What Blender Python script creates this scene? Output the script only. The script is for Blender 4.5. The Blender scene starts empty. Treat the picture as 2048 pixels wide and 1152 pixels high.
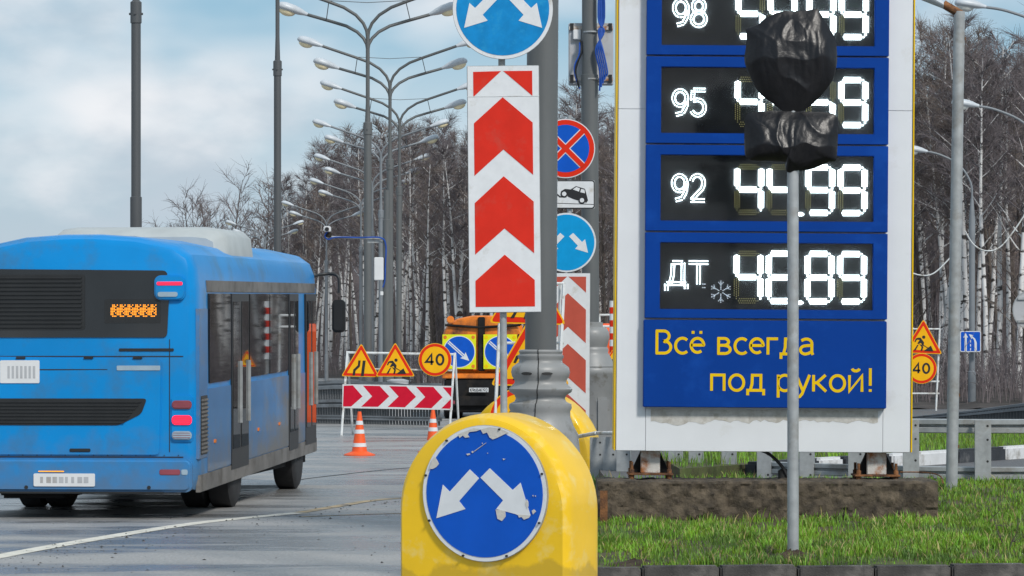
import bpy, bmesh, math, random
from mathutils import Vector, Matrix, noise
R = math.radians
rnd = random.Random(7)
sc = bpy.context.scene
COL = sc.collection

# ------------------------------------------------------------------ camera
F, HZ, CH = 6500.0, 713.0, 1.7          # focal length in pixels of a 2048 px wide frame, horizon row, eye height
cam = bpy.data.cameras.new('camera')
cam.sensor_width = 36.0
cam.lens = F * 36.0 / 2048.0
cam.shift_y = (HZ - 576.0) / 2048.0
cam.clip_start, cam.clip_end = 0.5, 9000.0
cam_o = bpy.data.objects.new('camera', cam)
cam_o.location = (0, 0, CH)
cam_o.rotation_euler = (R(90), 0, 0)
COL.objects.link(cam_o)
sc.camera = cam_o

# ------------------------------------------------------------------ sky, sun, exposure
SUN_EL, SUN_AZ = R(42), R(148)           # azimuth clockwise from +Y: behind the camera, to the right
world = bpy.data.worlds.new('World')
sc.world = world
world.use_nodes = True
wt = world.node_tree
wt.nodes.clear()
wo = wt.nodes.new('ShaderNodeOutputWorld')
wb = wt.nodes.new('ShaderNodeBackground')
wb.inputs['Strength'].default_value = 0.1
sky = wt.nodes.new('ShaderNodeTexSky')
sky.sky_type = 'NISHITA'
sky.sun_disc = False
sky.sun_elevation = SUN_EL
sky.sun_rotation = SUN_AZ
sky.air_density, sky.dust_density, sky.ozone_density = 1.0, 0.6, 2.5
tc = wt.nodes.new('ShaderNodeTexCoord')
def wnode(t, **k):
    n = wt.nodes.new(t)
    for a, b in k.items(): setattr(n, a, b)
    return n
def wnoise(scale, vec, loc, detail, rough):
    m = wnode('ShaderNodeMapping'); m.inputs['Scale'].default_value = vec; m.inputs['Location'].default_value = loc
    wt.links.new(tc.outputs['Generated'], m.inputs['Vector'])
    n = wnode('ShaderNodeTexNoise'); n.inputs['Scale'].default_value = scale
    n.inputs['Detail'].default_value = detail; n.inputs['Roughness'].default_value = rough
    wt.links.new(m.outputs[0], n.inputs['Vector'])
    return n.outputs['Fac']
def wramp(src, a, b):
    r = wnode('ShaderNodeMapRange', interpolation_type='SMOOTHSTEP')
    r.inputs['From Min'].default_value = a; r.inputs['From Max'].default_value = b
    wt.links.new(src, r.inputs['Value'])
    return r.outputs[0]
def wmix(f, a, b):
    m = wnode('ShaderNodeMix', data_type='RGBA')
    for s, v in ((0, f), (6, a), (7, b)):
        if hasattr(v, 'is_output'): wt.links.new(v, m.inputs[s])
        else: m.inputs[s].default_value = v
    return m.outputs[2]
CLOUD_LOC = (0.9, 0.0, 0.55)
cover = wramp(wnoise(6.0, (1, 1, 2.2), CLOUD_LOC, 4, 0.5), 0.38, 0.60)       # cloud cover, wide soft banks
sep = wnode('ShaderNodeSeparateXYZ'); wt.links.new(tc.outputs['Generated'], sep.inputs[0])
low = wnode('ShaderNodeMapRange', interpolation_type='SMOOTHSTEP')                 # the low sky pales into haze all round
low.inputs['From Min'].default_value = .01; low.inputs['From Max'].default_value = .125
low.inputs['To Min'].default_value = .95; low.inputs['To Max'].default_value = 0.
wt.links.new(sep.outputs['Z'], low.inputs['Value'])
mxn = wnode('ShaderNodeMath', operation='MAXIMUM'); wt.links.new(cover, mxn.inputs[0]); wt.links.new(low.outputs[0], mxn.inputs[1])
detail = wramp(wnoise(11.0, (1, 1, 2.0), (1.7, .2, .6), 6, 0.52), 0.36, 0.60)   # lit and grey parts of the cloud
blue = wmix(0.7, sky.outputs[0], (1.35, 3.3, 4.7, 1))
cloud = wmix(detail, (4.3, 5.0, 5.65, 1), (7.1, 7.25, 7.5, 1))
wt.links.new(wmix(mxn.outputs[0], blue, cloud), wb.inputs['Color'])
wt.links.new(wb.outputs[0], wo.inputs['Surface'])

sun = bpy.data.lights.new('sun', 'SUN')
sun.energy = 2.3
sun.angle = R(9)
sun.color = (1.0, 0.95, 0.88)
sun_o = bpy.data.objects.new('sun', sun)
sd = Vector((math.sin(SUN_AZ) * math.cos(SUN_EL), math.cos(SUN_AZ) * math.cos(SUN_EL), math.sin(SUN_EL)))
sun_o.rotation_euler = sd.to_track_quat('Z', 'Y').to_euler()
sun_o.location = sd * 60
COL.objects.link(sun_o)
sc.view_settings.view_transform = 'Standard'
sc.view_settings.look = 'None'
sc.view_settings.exposure = 0.30
sc.view_settings.gamma = 1.0

# ------------------------------------------------------------------ helpers
def PX(x, D): return (x - 1024.0) * D / F
def PZ(y, D): return CH - (y - HZ) * D / F

def mat(name, c, rough=0.5, metal=0.0, var=0.12, scale=6.0, bump=0.0, bscale=60.0, dirt=None, dirt_amt=0.0,
        dirt_scale=3.0, emit=0.0, coat=0.0, stretch=(1, 1, 1), spec=0.5, island=0.0):
    m = bpy.data.materials.new(name)
    m.use_nodes = True
    nt = m.node_tree
    b = nt.nodes['Principled BSDF']
    b.inputs['Roughness'].default_value = rough
    b.inputs['Metallic'].default_value = metal
    b.inputs['Coat Weight'].default_value = coat
    b.inputs['Specular IOR Level'].default_value = spec
    t = nt.nodes.new('ShaderNodeTexCoord')
    mp = nt.nodes.new('ShaderNodeMapping'); mp.inputs['Scale'].default_value = stretch
    nt.links.new(t.outputs['Object'], mp.inputs['Vector'])
    def nz(s, d=4, r=.55):
        n = nt.nodes.new('ShaderNodeTexNoise'); n.inputs['Scale'].default_value = s
        n.inputs['Detail'].default_value = d; n.inputs['Roughness'].default_value = r
        nt.links.new(mp.outputs[0], n.inputs['Vector']); return n.outputs['Fac']
    def mx(f, a, bb):
        x = nt.nodes.new('ShaderNodeMix'); x.data_type = 'RGBA'
        for s, v in ((0, f), (6, a), (7, bb)):
            if hasattr(v, 'is_output'): nt.links.new(v, x.inputs[s])
            else: x.inputs[s].default_value = v
        return x.outputs[2]
    def rg(f, a, bb):
        x = nt.nodes.new('ShaderNodeMapRange'); x.inputs['From Min'].default_value = a; x.inputs['From Max'].default_value = bb
        nt.links.new(f, x.inputs['Value']); return x.outputs[0]
    lo = tuple(max(0, k * (1 - var)) for k in c) + (1,)
    hi = tuple(min(1, k * (1 + var)) for k in c) + (1,)
    col = mx(rg(nz(scale), .3, .7), lo, hi)
    if island:
        g = nt.nodes.new('ShaderNodeNewGeometry')
        hs = nt.nodes.new('ShaderNodeHueSaturation')
        v = nt.nodes.new('ShaderNodeMapRange'); v.inputs['To Min'].default_value = 1 - island; v.inputs['To Max'].default_value = 1 + island
        nt.links.new(g.outputs['Random Per Island'], v.inputs['Value'])
        nt.links.new(v.outputs[0], hs.inputs['Value'])
        h = nt.nodes.new('ShaderNodeMapRange'); h.inputs['To Min'].default_value = .5 - island * .07; h.inputs['To Max'].default_value = .5 + island * .06
        nt.links.new(g.outputs['Random Per Island'], h.inputs['Value']); nt.links.new(h.outputs[0], hs.inputs['Hue'])
        nt.links.new(col, hs.inputs['Color']); col = hs.outputs[0]
    if dirt:
        f = rg(nz(dirt_scale, 7, .65), .62 - .3 * dirt_amt, .78 - .3 * dirt_amt)
        col = mx(f, col, tuple(dirt) + (1,))
    nt.links.new(col, b.inputs['Base Color'])
    if bump:
        bp = nt.nodes.new('ShaderNodeBump'); bp.inputs['Strength'].default_value = bump; bp.inputs['Distance'].default_value = .01
        nt.links.new(nz(bscale, 3, .6), bp.inputs['Height']); nt.links.new(bp.outputs[0], b.inputs['Normal'])
    if emit:
        b.inputs['Emission Color'].default_value = tuple(c) + (1,)
        b.inputs['Emission Strength'].default_value = emit
    return m

class MB:
    """collects shapes for one mesh object"""
    def __init__(s): s.v, s.f = [], []
    def box(s, x0, x1, y0, y1, z0, z1, rot=None, at=None):
        n = len(s.v)
        p = [Vector((x, y, z)) for z in (z0, z1) for y in (y0, y1) for x in (x0, x1)]
        if rot is not None: p = [rot @ q for q in p]
        if at is not None: p = [q + Vector(at) for q in p]
        s.v += [tuple(q) for q in p]
        s.f += [tuple(n + i for i in q) for q in ((0, 2, 3, 1), (4, 5, 7, 6), (0, 1, 5, 4), (2, 6, 7, 3), (0, 4, 6, 2), (1, 3, 7, 5))]
        return s
    def loft(s, rings, cap=True, close=False):
        n = len(s.v); k = len(rings[0])
        for r in rings: s.v += [tuple(p) for p in r]
        m = len(rings)
        for i in range(m if close else m - 1):
            a, b = n + i * k, n + ((i + 1) % m) * k
            for j in range(k): s.f.append((a + j, a + (j + 1) % k, b + (j + 1) % k, b + j))
        if cap and not close:
            s.f.append(tuple(range(n + k - 1, n - 1, -1))); s.f.append(tuple(range(n + (m - 1) * k, n + m * k)))
        return s
    def tube(s, pts, rad, n=8, cap=True):
        pts = [Vector(p) for p in pts]
        if not hasattr(rad, '__len__'): rad = [rad] * len(pts)
        rings = []; u = None
        for i, p in enumerate(pts):
            d = (pts[min(i + 1, len(pts) - 1)] - pts[max(i - 1, 0)]).normalized()
            if u is None:
                u = d.orthogonal().normalized() if abs(d.z) < .99 else Vector((1, 0, 0))
            u = (u - d * u.dot(d)).normalized(); w = d.cross(u)
            rings.append([p + (u * math.cos(2 * math.pi * j / n) + w * math.sin(2 * math.pi * j / n)) * rad[i] for j in range(n)])
        return s.loft(rings, cap)
    def prism(s, poly, y0, y1):
        return s.loft([[(x, y0, z) for x, z in poly], [(x, y1, z) for x, z in poly]])
    def lathe(s, prof, n=24, c=(0, 0)):
        return s.loft([[(c[0] + r * math.cos(2 * math.pi * j / n), c[1] + r * math.sin(2 * math.pi * j / n), z) for j in range(n)] for r, z in prof])
    def ring(s, cx, cz, r0, r1, y0, y1, n=48):
        rr = []
        for r, y in ((r0, y0), (r1, y0), (r1, y1), (r0, y1)):
            rr.append([(cx + r * math.cos(2 * math.pi * j / n), y, cz + r * math.sin(2 * math.pi * j / n)) for j in range(n)])
        return s.loft(rr, close=True)
    def frame(s, outer, inner, y0, y1):
        rr = [[(x, y, z) for x, z in p] for p, y in ((inner, y0), (outer, y0), (outer, y1), (inner, y1))]
        return s.loft(rr, close=True)
    def ribbon(s, pts, w, y0, y1, closed=False):
        P = [Vector((p[0], p[1])) for p in pts]; m = len(P)
        L, Q = [], []
        for i in range(m):
            a = P[i - 1] if (i or closed) else P[i]
            b = P[(i + 1) % m] if (i < m - 1 or closed) else P[i]
            d1 = (P[i] - a); d2 = (b - P[i])
            if d1.length < 1e-9: d1 = d2
            if d2.length < 1e-9: d2 = d1
            d1.normalize(); d2.normalize()
            t = (d1 + d2).normalized(); nn = Vector((-t.y, t.x))
            k = max(.5, abs(nn.dot(Vector((-d1.y, d1.x)))))
            L.append(P[i] + nn * (w / 2 / k)); Q.append(P[i] - nn * (w / 2 / k))
        rr = [[(p.x, y, p.y) for p, y in ((L[i], y0), (Q[i], y0), (Q[i], y1), (L[i], y1))] for i in range(m)]
        return s.loft(rr, close=closed)
    def build(s, name, m, parent=None, smooth=None, bevel=0.0, seg=2, fix=True):
        me = bpy.data.meshes.new(name)
        me.from_pydata(s.v, [], s.f)
        if bevel or fix:
            bm = bmesh.new(); bm.from_mesh(me)
            if fix: bmesh.ops.recalc_face_normals(bm, faces=bm.faces)
            if bevel:
                bm.normal_update()
                es = [e for e in bm.edges if len(e.link_faces) == 2 and e.calc_face_angle(0) > R(35)]
                bmesh.ops.bevel(bm, geom=es, offset=bevel, segments=seg, affect='EDGES', clamp_overlap=True)
            bm.to_mesh(me); bm.free()
        if smooth is not None:
            me.polygons.foreach_set('use_smooth', [True] * len(me.polygons))
            me.set_sharp_from_angle(angle=R(smooth))
        if m is not None: me.materials.append(m)
        o = bpy.data.objects.new(name, me)
        COL.objects.link(o)
        if parent is not None: o.parent = parent
        return o

def tag(o, label=None, cat=None, group=None, kind=None):
    if label: o['label'] = label
    if cat: o['category'] = cat
    if group: o['group'] = group
    if kind: o['kind'] = kind
    return o
def thing(name, label, cat, loc=(0, 0, 0), rot=(0, 0, 0), group=None):
    o = bpy.data.objects.new(name, None)
    o.empty_display_size = .2
    COL.objects.link(o)
    o.location = loc; o.rotation_euler = rot
    return tag(o, label, cat, group)
def link_copy(src, parent, name=None):
    c = src.copy(); COL.objects.link(c); c.parent = parent
    return c
def circ(cx, cz, r, n=40, rz=None):
    rz = rz or r
    return [(cx + r * math.cos(2 * math.pi * i / n), cz + rz * math.sin(2 * math.pi * i / n)) for i in range(n)]
def rrect(x0, x1, z0, z1, r, n=5):
    o = []
    for cx, cz, a in ((x1 - r, z1 - r, 0), (x0 + r, z1 - r, 90), (x0 + r, z0 + r, 180), (x1 - r, z0 + r, 270)):
        o += [(cx + r * math.cos(R(a + 90 * i / n)), cz + r * math.sin(R(a + 90 * i / n))) for i in range(n + 1)]
    return o
def rpoly(pts, r, n=4):
    """polygon with rounded corners"""
    o = []; m = len(pts)
    for i in range(m):
        p = Vector(pts[i]); a = Vector(pts[i - 1]); b = Vector(pts[(i + 1) % m])
        d1 = (a - p).normalized(); d2 = (b - p).normalized()
        for k in range(n + 1):
            t = k / n
            q = (p + d1 * r) * (1 - t) ** 2 + p * 2 * t * (1 - t) + (p + d2 * r) * t ** 2
            o.append((q.x, q.y))
    return o
LY = .0022
def layer(name, m, parent, k, poly=None, fn=None):
    """a thin printed layer on a sign that faces -Y"""
    b = MB(); y0 = -LY * k; y1 = y0 + LY * 1.5
    if poly: b.prism(poly, y0, y1)
    if fn: fn(b, y0, y1)
    return b.build(name, m, parent)

# stroke letters: unit is the cap height, origin at the left of the baseline
def arc(cx, cz, rx, rz, a0, a1, n=14):
    return [(cx + rx * math.cos(R(a0 + (a1 - a0) * i / n)), cz + rz * math.sin(R(a0 + (a1 - a0) * i / n))) for i in range(n + 1)]
X = .70
GL = {
 'В': (.62, [[(.06, 0), (.06, 1)], [(.02, .97)] + [(.3, .97)] + arc(.3, .755, .2, .215, 90, -90), [(.3, .54)] + [(.32, .53)] + arc(.32, .285, .24, .255, 90, -90) + [(.02, .03)]]),
 'с': (.50, [arc(.30, X / 2, .25, X / 2 - .03, 48, 312, 20)]),
 'е': (.56, [[(.05, .38), (.5, .38)] + arc(.28, X / 2 + .02, .23, X / 2 - .05, 5, 308, 22)]),
 'ё': (.56, [[(.05, .38), (.5, .38)] + arc(.28, X / 2 + .02, .23, X / 2 - .05, 5, 308, 22), [(.12, .86), (.12, .98)], [(.40, .86), (.40, .98)]]),
 'в': (.54, [[(.06, 0), (.06, X)], [(.02, X - .03), (.26, X - .03)] + arc(.26, .525, .16, .145, 90, -90) + [(.08, .375)], [(.26, .37)] + arc(.28, .2, .2, .17, 90, -90) + [(.02, .03)]]),
 'г': (.44, [[(.06, 0), (.06, X - .03), (.42, X - .03)]]),
 'д': (.62, [[(.03, -.18), (.03, .03), (.59, .03), (.59, -.18)], [(.12, .03), (.18, .3), (.19, X - .03), (.49, X - .03), (.49, .04)]]),
 'а': (.54, [[(.08, X - .1)] + arc(.26, X - .22, .2, .19, 130, 0, 10) + [(.46, .1), (.50, 0)], [(.46, .40), (.28, .39)] + arc(.23, .205, .18, .175, 90, 270) + [(.34, .06), (.46, .14)]]),
 'п': (.58, [[(.06, 0), (.06, X - .03), (.50, X - .03), (.50, 0)]]),
 'о': (.60, [arc(.30, X / 2, .25, X / 2 - .02, 0, 360, 28)]),
 'р': (.60, [[(.06, -.27), (.06, X)], [(.07, X - .14)] + arc(.29, X / 2, .25, X / 2 - .02, 150, -150, 22) + [(.07, .12)]]),
 'у': (.52, [[(.03, X), (.26, .04)], [(.50, X), (.24, -.1), (.16, -.22), (.04, -.26)]]),
 'к': (.54, [[(.06, 0), (.06, X)], [(.48, X), (.18, .37), (.07, .36)], [(.18, .37), (.50, 0)]]),
 'й': (.60, [[(.06, X), (.06, .02), (.50, X - .02), (.50, 0)], arc(.28, 1.0, .13, .12, 190, 350, 8)]),
 '!': (.26, [[(.13, .26), (.13, 1)], [(.13, 0), (.13, .11)]]),
 ' ': (.30, []),
 '4': (.64, [[(.46, 0), (.46, 1), (.04, .28), (.62, .28)]]),
 '0': (.64, [arc(.31, .5, .25, .47, 0, 360, 30)]),
 '9': (.64, [arc(.31, .68, .25, .29, 0, 360, 24), [(.56, .66), (.52, .36), (.36, .02)]]),
 '6': (.64, [arc(.31, .32, .25, .29, 0, 360, 24), [(.06, .34), (.12, .66), (.36, .98)]]),
 '8': (.64, [arc(.31, .74, .21, .23, 0, 360, 22), arc(.31, .27, .26, .25, 0, 360, 22)]),
 '1': (.40, [[(.06, .78), (.26, .97), (.26, 0)]]),
 '3': (.60, [arc(.28, .74, .22, .23, 150, -90, 16), arc(.27, .26, .25, .25, 90, -150, 16)]),
 'К': (.60, [[(.06, 0), (.06, 1)], [(.54, 1), (.08, .46)], [(.2, .58), (.56, 0)]]),
 'А': (.64, [[(.02, 0), (.31, .99), (.6, 0)], [(.12, .3), (.5, .3)]]),
}
def text_w(s): return sum(GL[c][0] + .06 for c in s) - .06
def text(name, s, m, parent, x, z, h, w, width=None, k=3, gap=.06):
    """one mesh of strokes; x, z is the lower left of the baseline, h the cap height"""
    cx = 0; tot = sum(GL[c][0] + gap for c in s) - gap; out = []
    sx = (width / tot) if width else h
    i = 0
    for c in s:
        b = MB()
        for st in GL[c][1]:
            y0 = -LY * k - .00035 * (i % 4); i += 1
            cl = len(st) > 8 and (Vector(st[0]) - Vector(st[-1])).length < .02
            pts = [(x + (cx + p[0]) * sx, z + p[1] * h) for p in (st[:-1] if cl else st)]
            b.ribbon(pts, w * h, y0, y0 + LY * 1.4, cl)
        if b.v: out.append(b.build(name, m, parent))
        cx += GL[c][0] + gap
    return out

# ------------------------------------------------------------------ materials
M = {}
M['galv'] = mat('galvanised_steel', (.34, .36, .37), .55, .15, .18, 9, .12, 90, (.22, .20, .17), .35, 2.2)
M['pole_grey'] = mat('grey_pole_paint', (.105, .112, .114), .5, 0, .14, 3, .1, 70, (.10, .10, .095), .3, 1.4, stretch=(1, 1, .25))
M['pole_dark'] = mat('dark_pole_paint', (.075, .08, .085), .5, 0, .15, 2, .08, 50, (.12, .12, .12), .2, 1.0, stretch=(1, 1, .2))
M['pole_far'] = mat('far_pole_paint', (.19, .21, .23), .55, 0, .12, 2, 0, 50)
M['lamp_grey'] = mat('lamp_housing_grey', (.50, .54, .58), .4, 0, .1, 4)
M['lamp_glass'] = mat('lamp_bowl_glass', (.80, .70, .46), .15, 0, .2, 6, coat=.6)
M['lamp_glass_clear'] = mat('clear_lamp_bowl', (.62, .64, .62), .12, 0, .2, 6, coat=.6)
M['cast'] = mat('painted_cast_iron', (.245, .25, .25), .42, 0, .08, 4, .08, 60, (.12, .11, .09), .16, 5)
M['dark'] = mat('dark_recess', (.02, .02, .02), .7)
M['black'] = mat('black_print', (.012, .012, .014), .45)
M['rubber'] = mat('tyre_rubber', (.022, .022, .024), .8, 0, .2, 8)
M['white_sign'] = mat('white_reflective_film', (.66, .68, .70), .38, 0, .05, 12, .03, 300, (.50, .48, .44), .12, 5, spec=.14)
M['white_paint'] = mat('white_frame_paint', (.70, .72, .72), .45, 0, .08, 7, 0, 60, (.35, .30, .24), .35, 6)
M['red'] = mat('red_reflective_film', (.62, .028, .015), .36, 0, .08, 5, .04, 260, (.5, .07, .05), .25, 3, spec=.14)
M['red_faded'] = mat('faded_red_film', (.48, .09, .06), .45, 0, .08, 5, spec=.14)
M['red_crimson'] = mat('crimson_film', (.58, .01, .035), .36, 0, .08, 4, spec=.14)
M['red_border'] = mat('red_sign_border', (.68, .03, .01), .35, 0, .06, 6, spec=.14)
M['sign_yellow'] = mat('amber_film', (.86, .44, .01), .36, 0, .06, 5, .03, 200, spec=.14)
M['blue_sign'] = mat('blue_sign_film', (.006, .09, .50), .32, 0, .08, 5, .03, 240, spec=.14)
M['blue_cyan'] = mat('cyan_sign_film', (.008, .22, .52), .36, 0, .14, 9, .05, 120, (.02, .27, .55), .3, 12, spec=.14)
M['blue_cyan_light'] = mat('light_cyan_film', (.005, .29, .62), .36, 0, .06, 9, spec=.14)
M['bollard'] = mat('yellow_plastic', (.84, .515, .003), .42, 0, .06, 3, .06, 30, (.80, .58, .14), .30, 9, coat=.15)
M['board_white'] = mat('white_board_panel', (.70, .72, .745), .42, 0, .035, 2.5, .01, 60, (.58, .58, .56), .06, 2)
M['board_blue'] = mat('blue_board_panel', (.001, .043, .265), .35, 0, .07, 1.6, .01, 60, (.004, .06, .33), .25, 2.5, spec=.14)
M['board_yellow'] = mat('yellow_trim', (.80, .52, .005), .4, 0, .06, 4, spec=.14)
M['screen'] = mat('black_display_glass', (.008, .009, .010), .16, 0, .8, 3.0, .004, 14, (.020, .022, .023), .30, 2.2, spec=.14)
M['led_on'] = mat('lit_led', (.86, .97, 1.0), .4, emit=4.2, var=0)
M['led_dim'] = mat('dim_led', (.75, .85, .95), .4, emit=.5, var=0)
M['led_off'] = mat('unlit_led', (.52, .47, .16), .3, 0, .2, 30)
M['rust'] = mat('rusty_steel', (.20, .085, .03), .85, 0, .5, 14, .5, 60, (.06, .03, .02), .5, 9)
M['rust_white'] = mat('rusty_white_steel', (.52, .51, .48), .7, 0, .15, 9, .3, 60, (.30, .11, .03), .55, 7)
M['concrete'] = mat('dirty_concrete', (.092, .072, .050), .92, 0, .5, 9, 1.0, 40, (.035, .028, .021), .38, 7)
M['kerb'] = mat('grey_kerb_stone', (.050, .047, .044), .8, 0, .5, 6, .6, 80, (.13, .12, .11), .32, 4)
M['kerb_white'] = mat('white_kerb_paint', (.64, .65, .66), .65, 0, .1, 4, .3, 60, (.35, .34, .32), .3, 4)
M['kerb_black'] = mat('black_kerb_paint', (.025, .028, .034), .6, 0, .3, 4, .3, 60, (.12, .12, .12), .25, 5)
M['soil'] = mat('soil_and_turf', (.062, .080, .022), .95, 0, .6, 4, .9, 30, (.085, .060, .036), .6, 1.6)
M['mud'] = mat('dark_loose_soil', (.045, .030, .020), .95, 0, .5, 9, 1.0, 35)
M['grass'] = mat('grass_blades', (.175, .320, .020), .55, 0, .35, 2.2, dirt=(.075, .150, .022), dirt_amt=.55, dirt_scale=1.7, island=.45)
M['straw'] = mat('dry_grass', (.36, .29, .13), .8, 0, .3, 2, island=.3)
M['twig'] = mat('bare_twigs', (.140, .120, .125), .9, 0, .3, .6, island=.25)
M['twig2'] = mat('budding_twigs', (.165, .132, .118), .9, 0, .3, .6, island=.3)
M['bag'] = mat('black_plastic_bag', (.005, .005, .007), .36, 0, .2, 6, .35, 22, spec=.38)
M['orange'] = mat('orange_truck_paint', (.80, .21, .012), .45, 0, .1, 1.2, 0, 60, (.06, .03, .02), .42, .9)
M['cone'] = mat('cone_orange', (.83, .10, .012), .5, 0, .06, 8)
M['truck_dark'] = mat('grimy_chassis', (.011, .011, .012), .75, 0, .5, 3, 0, 60, (.035, .028, .022), .3, 2, spec=.2)
M['lime'] = mat('fluorescent_film', (.70, .72, .02), .4, 0, .05, 5, spec=.14)
M['amber'] = mat('amber_lens', (.75, .20, .01), .2, 0, .1, 5, coat=.5)
M['blue_cable'] = mat('blue_cable', (.01, .07, .36), .45)
M['white_box'] = mat('white_plastic', (.68, .69, .70), .45, 0, .04, 4)
M['cab_grey'] = mat('cabinet_back_grey', (.42, .43, .45), .5, 0, .08, 4, 0, 60, (.30, .26, .22), .25, 3)
M['fence'] = mat('parapet_steel', (.17, .185, .20), .6, 0, .2, 2, 0, 60, (.09, .09, .09), .35, 1.5)
M['picket'] = mat('parapet_bars', (.085, .09, .095), .65, 0, .2, 2)
M['bus_blue'] = mat('bus_blue_paint', (.002, .235, .60), .32, 0, .07, 1.1, .02, 6, (.03, .19, .42), .42, 1.6, coat=.12, spec=.2)
M['bus_side'] = mat('dusty_bus_flank', (.035, .19, .44), .38, 0, .2, 1.2, 0, 60, (.16, .17, .18), .60, 1.1, coat=.25, stretch=(1, .5, 1))
M['bus_skirt'] = mat('muddy_bus_skirt', (.17, .16, .15), .6, 0, .25, 2, 0, 60, (.09, .08, .07), .4, 2.5)
M['bus_glass'] = mat('dark_bus_glass', (.014, .016, .018), .02, 0, .2, 2, coat=.3)
M['bus_black'] = mat('bus_black_plastic', (.016, .017, .018), .45, 0, .2, 4)
M['bus_white'] = mat('roof_unit_cream', (.42, .45, .45), .5, 0, .08, 3)
M['tail_red'] = mat('lit_red_lamp', (1.0, .015, .06), .2, emit=.75, var=0)
M['tail_dull'] = mat('dull_red_lens', (.26, .05, .07), .2, 0, .1, 6, coat=.5)
M['clear_lens'] = mat('clear_lens', (.30, .40, .48), .15, 0, .1, 6, coat=.5)
M['led_orange'] = mat('lit_orange_led', (1.0, .33, .02), .4, emit=.85, var=0)
M['line'] = mat('worn_road_paint', (.66, .63, .55), .7, 0, .12, 4, .3, 60, (.22, .215, .205), .26, 6)
M['line_ochre'] = mat('worn_ochre_paint', (.42, .33, .20), .7, 0, .2, 4, .3, 60, (.15, .145, .14), .48, 5)
M['pebble'] = mat('dark_gravel', (.03, .027, .025), .85, 0, .4, 30, island=.5)
M['peel'] = mat('peeled_film_backing', (.56, .54, .50), .6, 0, .08, 25, .2, 90, (.42, .40, .36), .3, 12)

def splash_zone(m, z_top, amp, c, amount=.72, soft=.012):
    """dried road splash with a wavy upper outline over the lower part of a moulded shell"""
    nt = m.node_tree; b = nt.nodes['Principled BSDF']; src = b.inputs['Base Color'].links[0].from_socket
    t = nt.nodes.new('ShaderNodeTexCoord'); sp = nt.nodes.new('ShaderNodeSeparateXYZ'); nt.links.new(t.outputs['Object'], sp.inputs[0])
    n = nt.nodes.new('ShaderNodeTexNoise'); n.inputs['Scale'].default_value = 5; n.inputs['Detail'].default_value = 5
    nt.links.new(t.outputs['Object'], n.inputs['Vector'])
    a1 = nt.nodes.new('ShaderNodeMath'); a1.operation = 'MULTIPLY_ADD'; a1.inputs[1].default_value = amp
    nt.links.new(n.outputs['Fac'], a1.inputs[0]); nt.links.new(sp.outputs['Z'], a1.inputs[2])
    r = nt.nodes.new('ShaderNodeMapRange'); r.inputs['From Min'].default_value = z_top + amp * .5 - soft; r.inputs['From Max'].default_value = z_top + amp * .5 + soft
    r.inputs['To Min'].default_value = amount; r.inputs['To Max'].default_value = 0.
    nt.links.new(a1.outputs[0], r.inputs['Value'])
    x = nt.nodes.new('ShaderNodeMix'); x.data_type = 'RGBA'; nt.links.new(r.outputs[0], x.inputs[0]); nt.links.new(src, x.inputs[6]); x.inputs[7].default_value = tuple(c) + (1,)
    nt.links.new(x.outputs[2], b.inputs['Base Color'])
splash_zone(M['bollard'], .77, .30, (.40, .26, .02), .55)
splash_zone(M['bus_blue'], .62, .9, (.13, .14, .15), .55, .30)
splash_zone(M['bus_side'], .70, .9, (.17, .165, .16), .75, .30)

# asphalt: speckle, worn pale patches, wet glossy patches
def asphalt(name, base, wet=True):
    m = bpy.data.materials.new(name); m.use_nodes = True
    nt = m.node_tree; b = nt.nodes['Principled BSDF']
    t = nt.nodes.new('ShaderNodeTexCoord')
    def nz(s, d=4, r=.55, st=(1, 1, 1)):
        mp = nt.nodes.new('ShaderNodeMapping'); mp.inputs['Scale'].default_value = st
        nt.links.new(t.outputs['Object'], mp.inputs['Vector'])
        n = nt.nodes.new('ShaderNodeTexNoise'); n.inputs['Scale'].default_value = s
        n.inputs['Detail'].default_value = d; n.inputs['Roughness'].default_value = r
        nt.links.new(mp.outputs[0], n.inputs['Vector']); return n.outputs['Fac']
    def rg(f, a, c, o0=0., o1=1.):
        x = nt.nodes.new('ShaderNodeMapRange'); x.inputs['From Min'].default_value = a; x.inputs['From Max'].default_value = c
        x.inputs['To Min'].default_value = o0; x.inputs['To Max'].default_value = o1
        nt.links.new(f, x.inputs['Value']); return x.outputs[0]
    def mx(f, a, c):
        x = nt.nodes.new('ShaderNodeMix'); x.data_type = 'RGBA'
        for s, v in ((0, f), (6, a), (7, c)):
            if hasattr(v, 'is_output'): nt.links.new(v, x.inputs[s])
            else: x.inputs[s].default_value = v
        return x.outputs[2]
    k = lambda f: tuple(c * f for c in base) + (1,)
    big = rg(nz(.35, 5, .6, (.5, .22, 1)), .36, .64)
    fine = rg(nz(38, 3, .7), .3, .72)
    grit = rg(nz(9, 6, .7), .3, .7)
    c = mx(big, k(.80), k(1.25))
    c = mx(grit, c, k(1.35)); 
    c2 = mx(fine, k(.35), k(1.75))
    x = nt.nodes.new('ShaderNodeMix'); x.data_type = 'RGBA'; x.inputs[0].default_value = .62
    nt.links.new(c, x.inputs[6]); nt.links.new(c2, x.inputs[7])
    wetf = rg(nz(1.15, 8, .68, (.20, .62, 1)), .43, .55)
    damp = mx(wetf, x.outputs[2], k(.62))
    nt.links.new(damp if wet else x.outputs[2], b.inputs['Base Color'])
    r = rg(wetf, 0, 1, .66, .21)
    if wet: nt.links.new(r, b.inputs['Roughness'])
    else: b.inputs['Roughness'].default_value = .75
    bp = nt.nodes.new('ShaderNodeBump'); bp.inputs['Strength'].default_value = .6; bp.inputs['Distance'].default_value = .006
    nt.links.new(fine, bp.inputs['Height']); nt.links.new(bp.outputs[0], b.inputs['Normal'])
    return m
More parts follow.
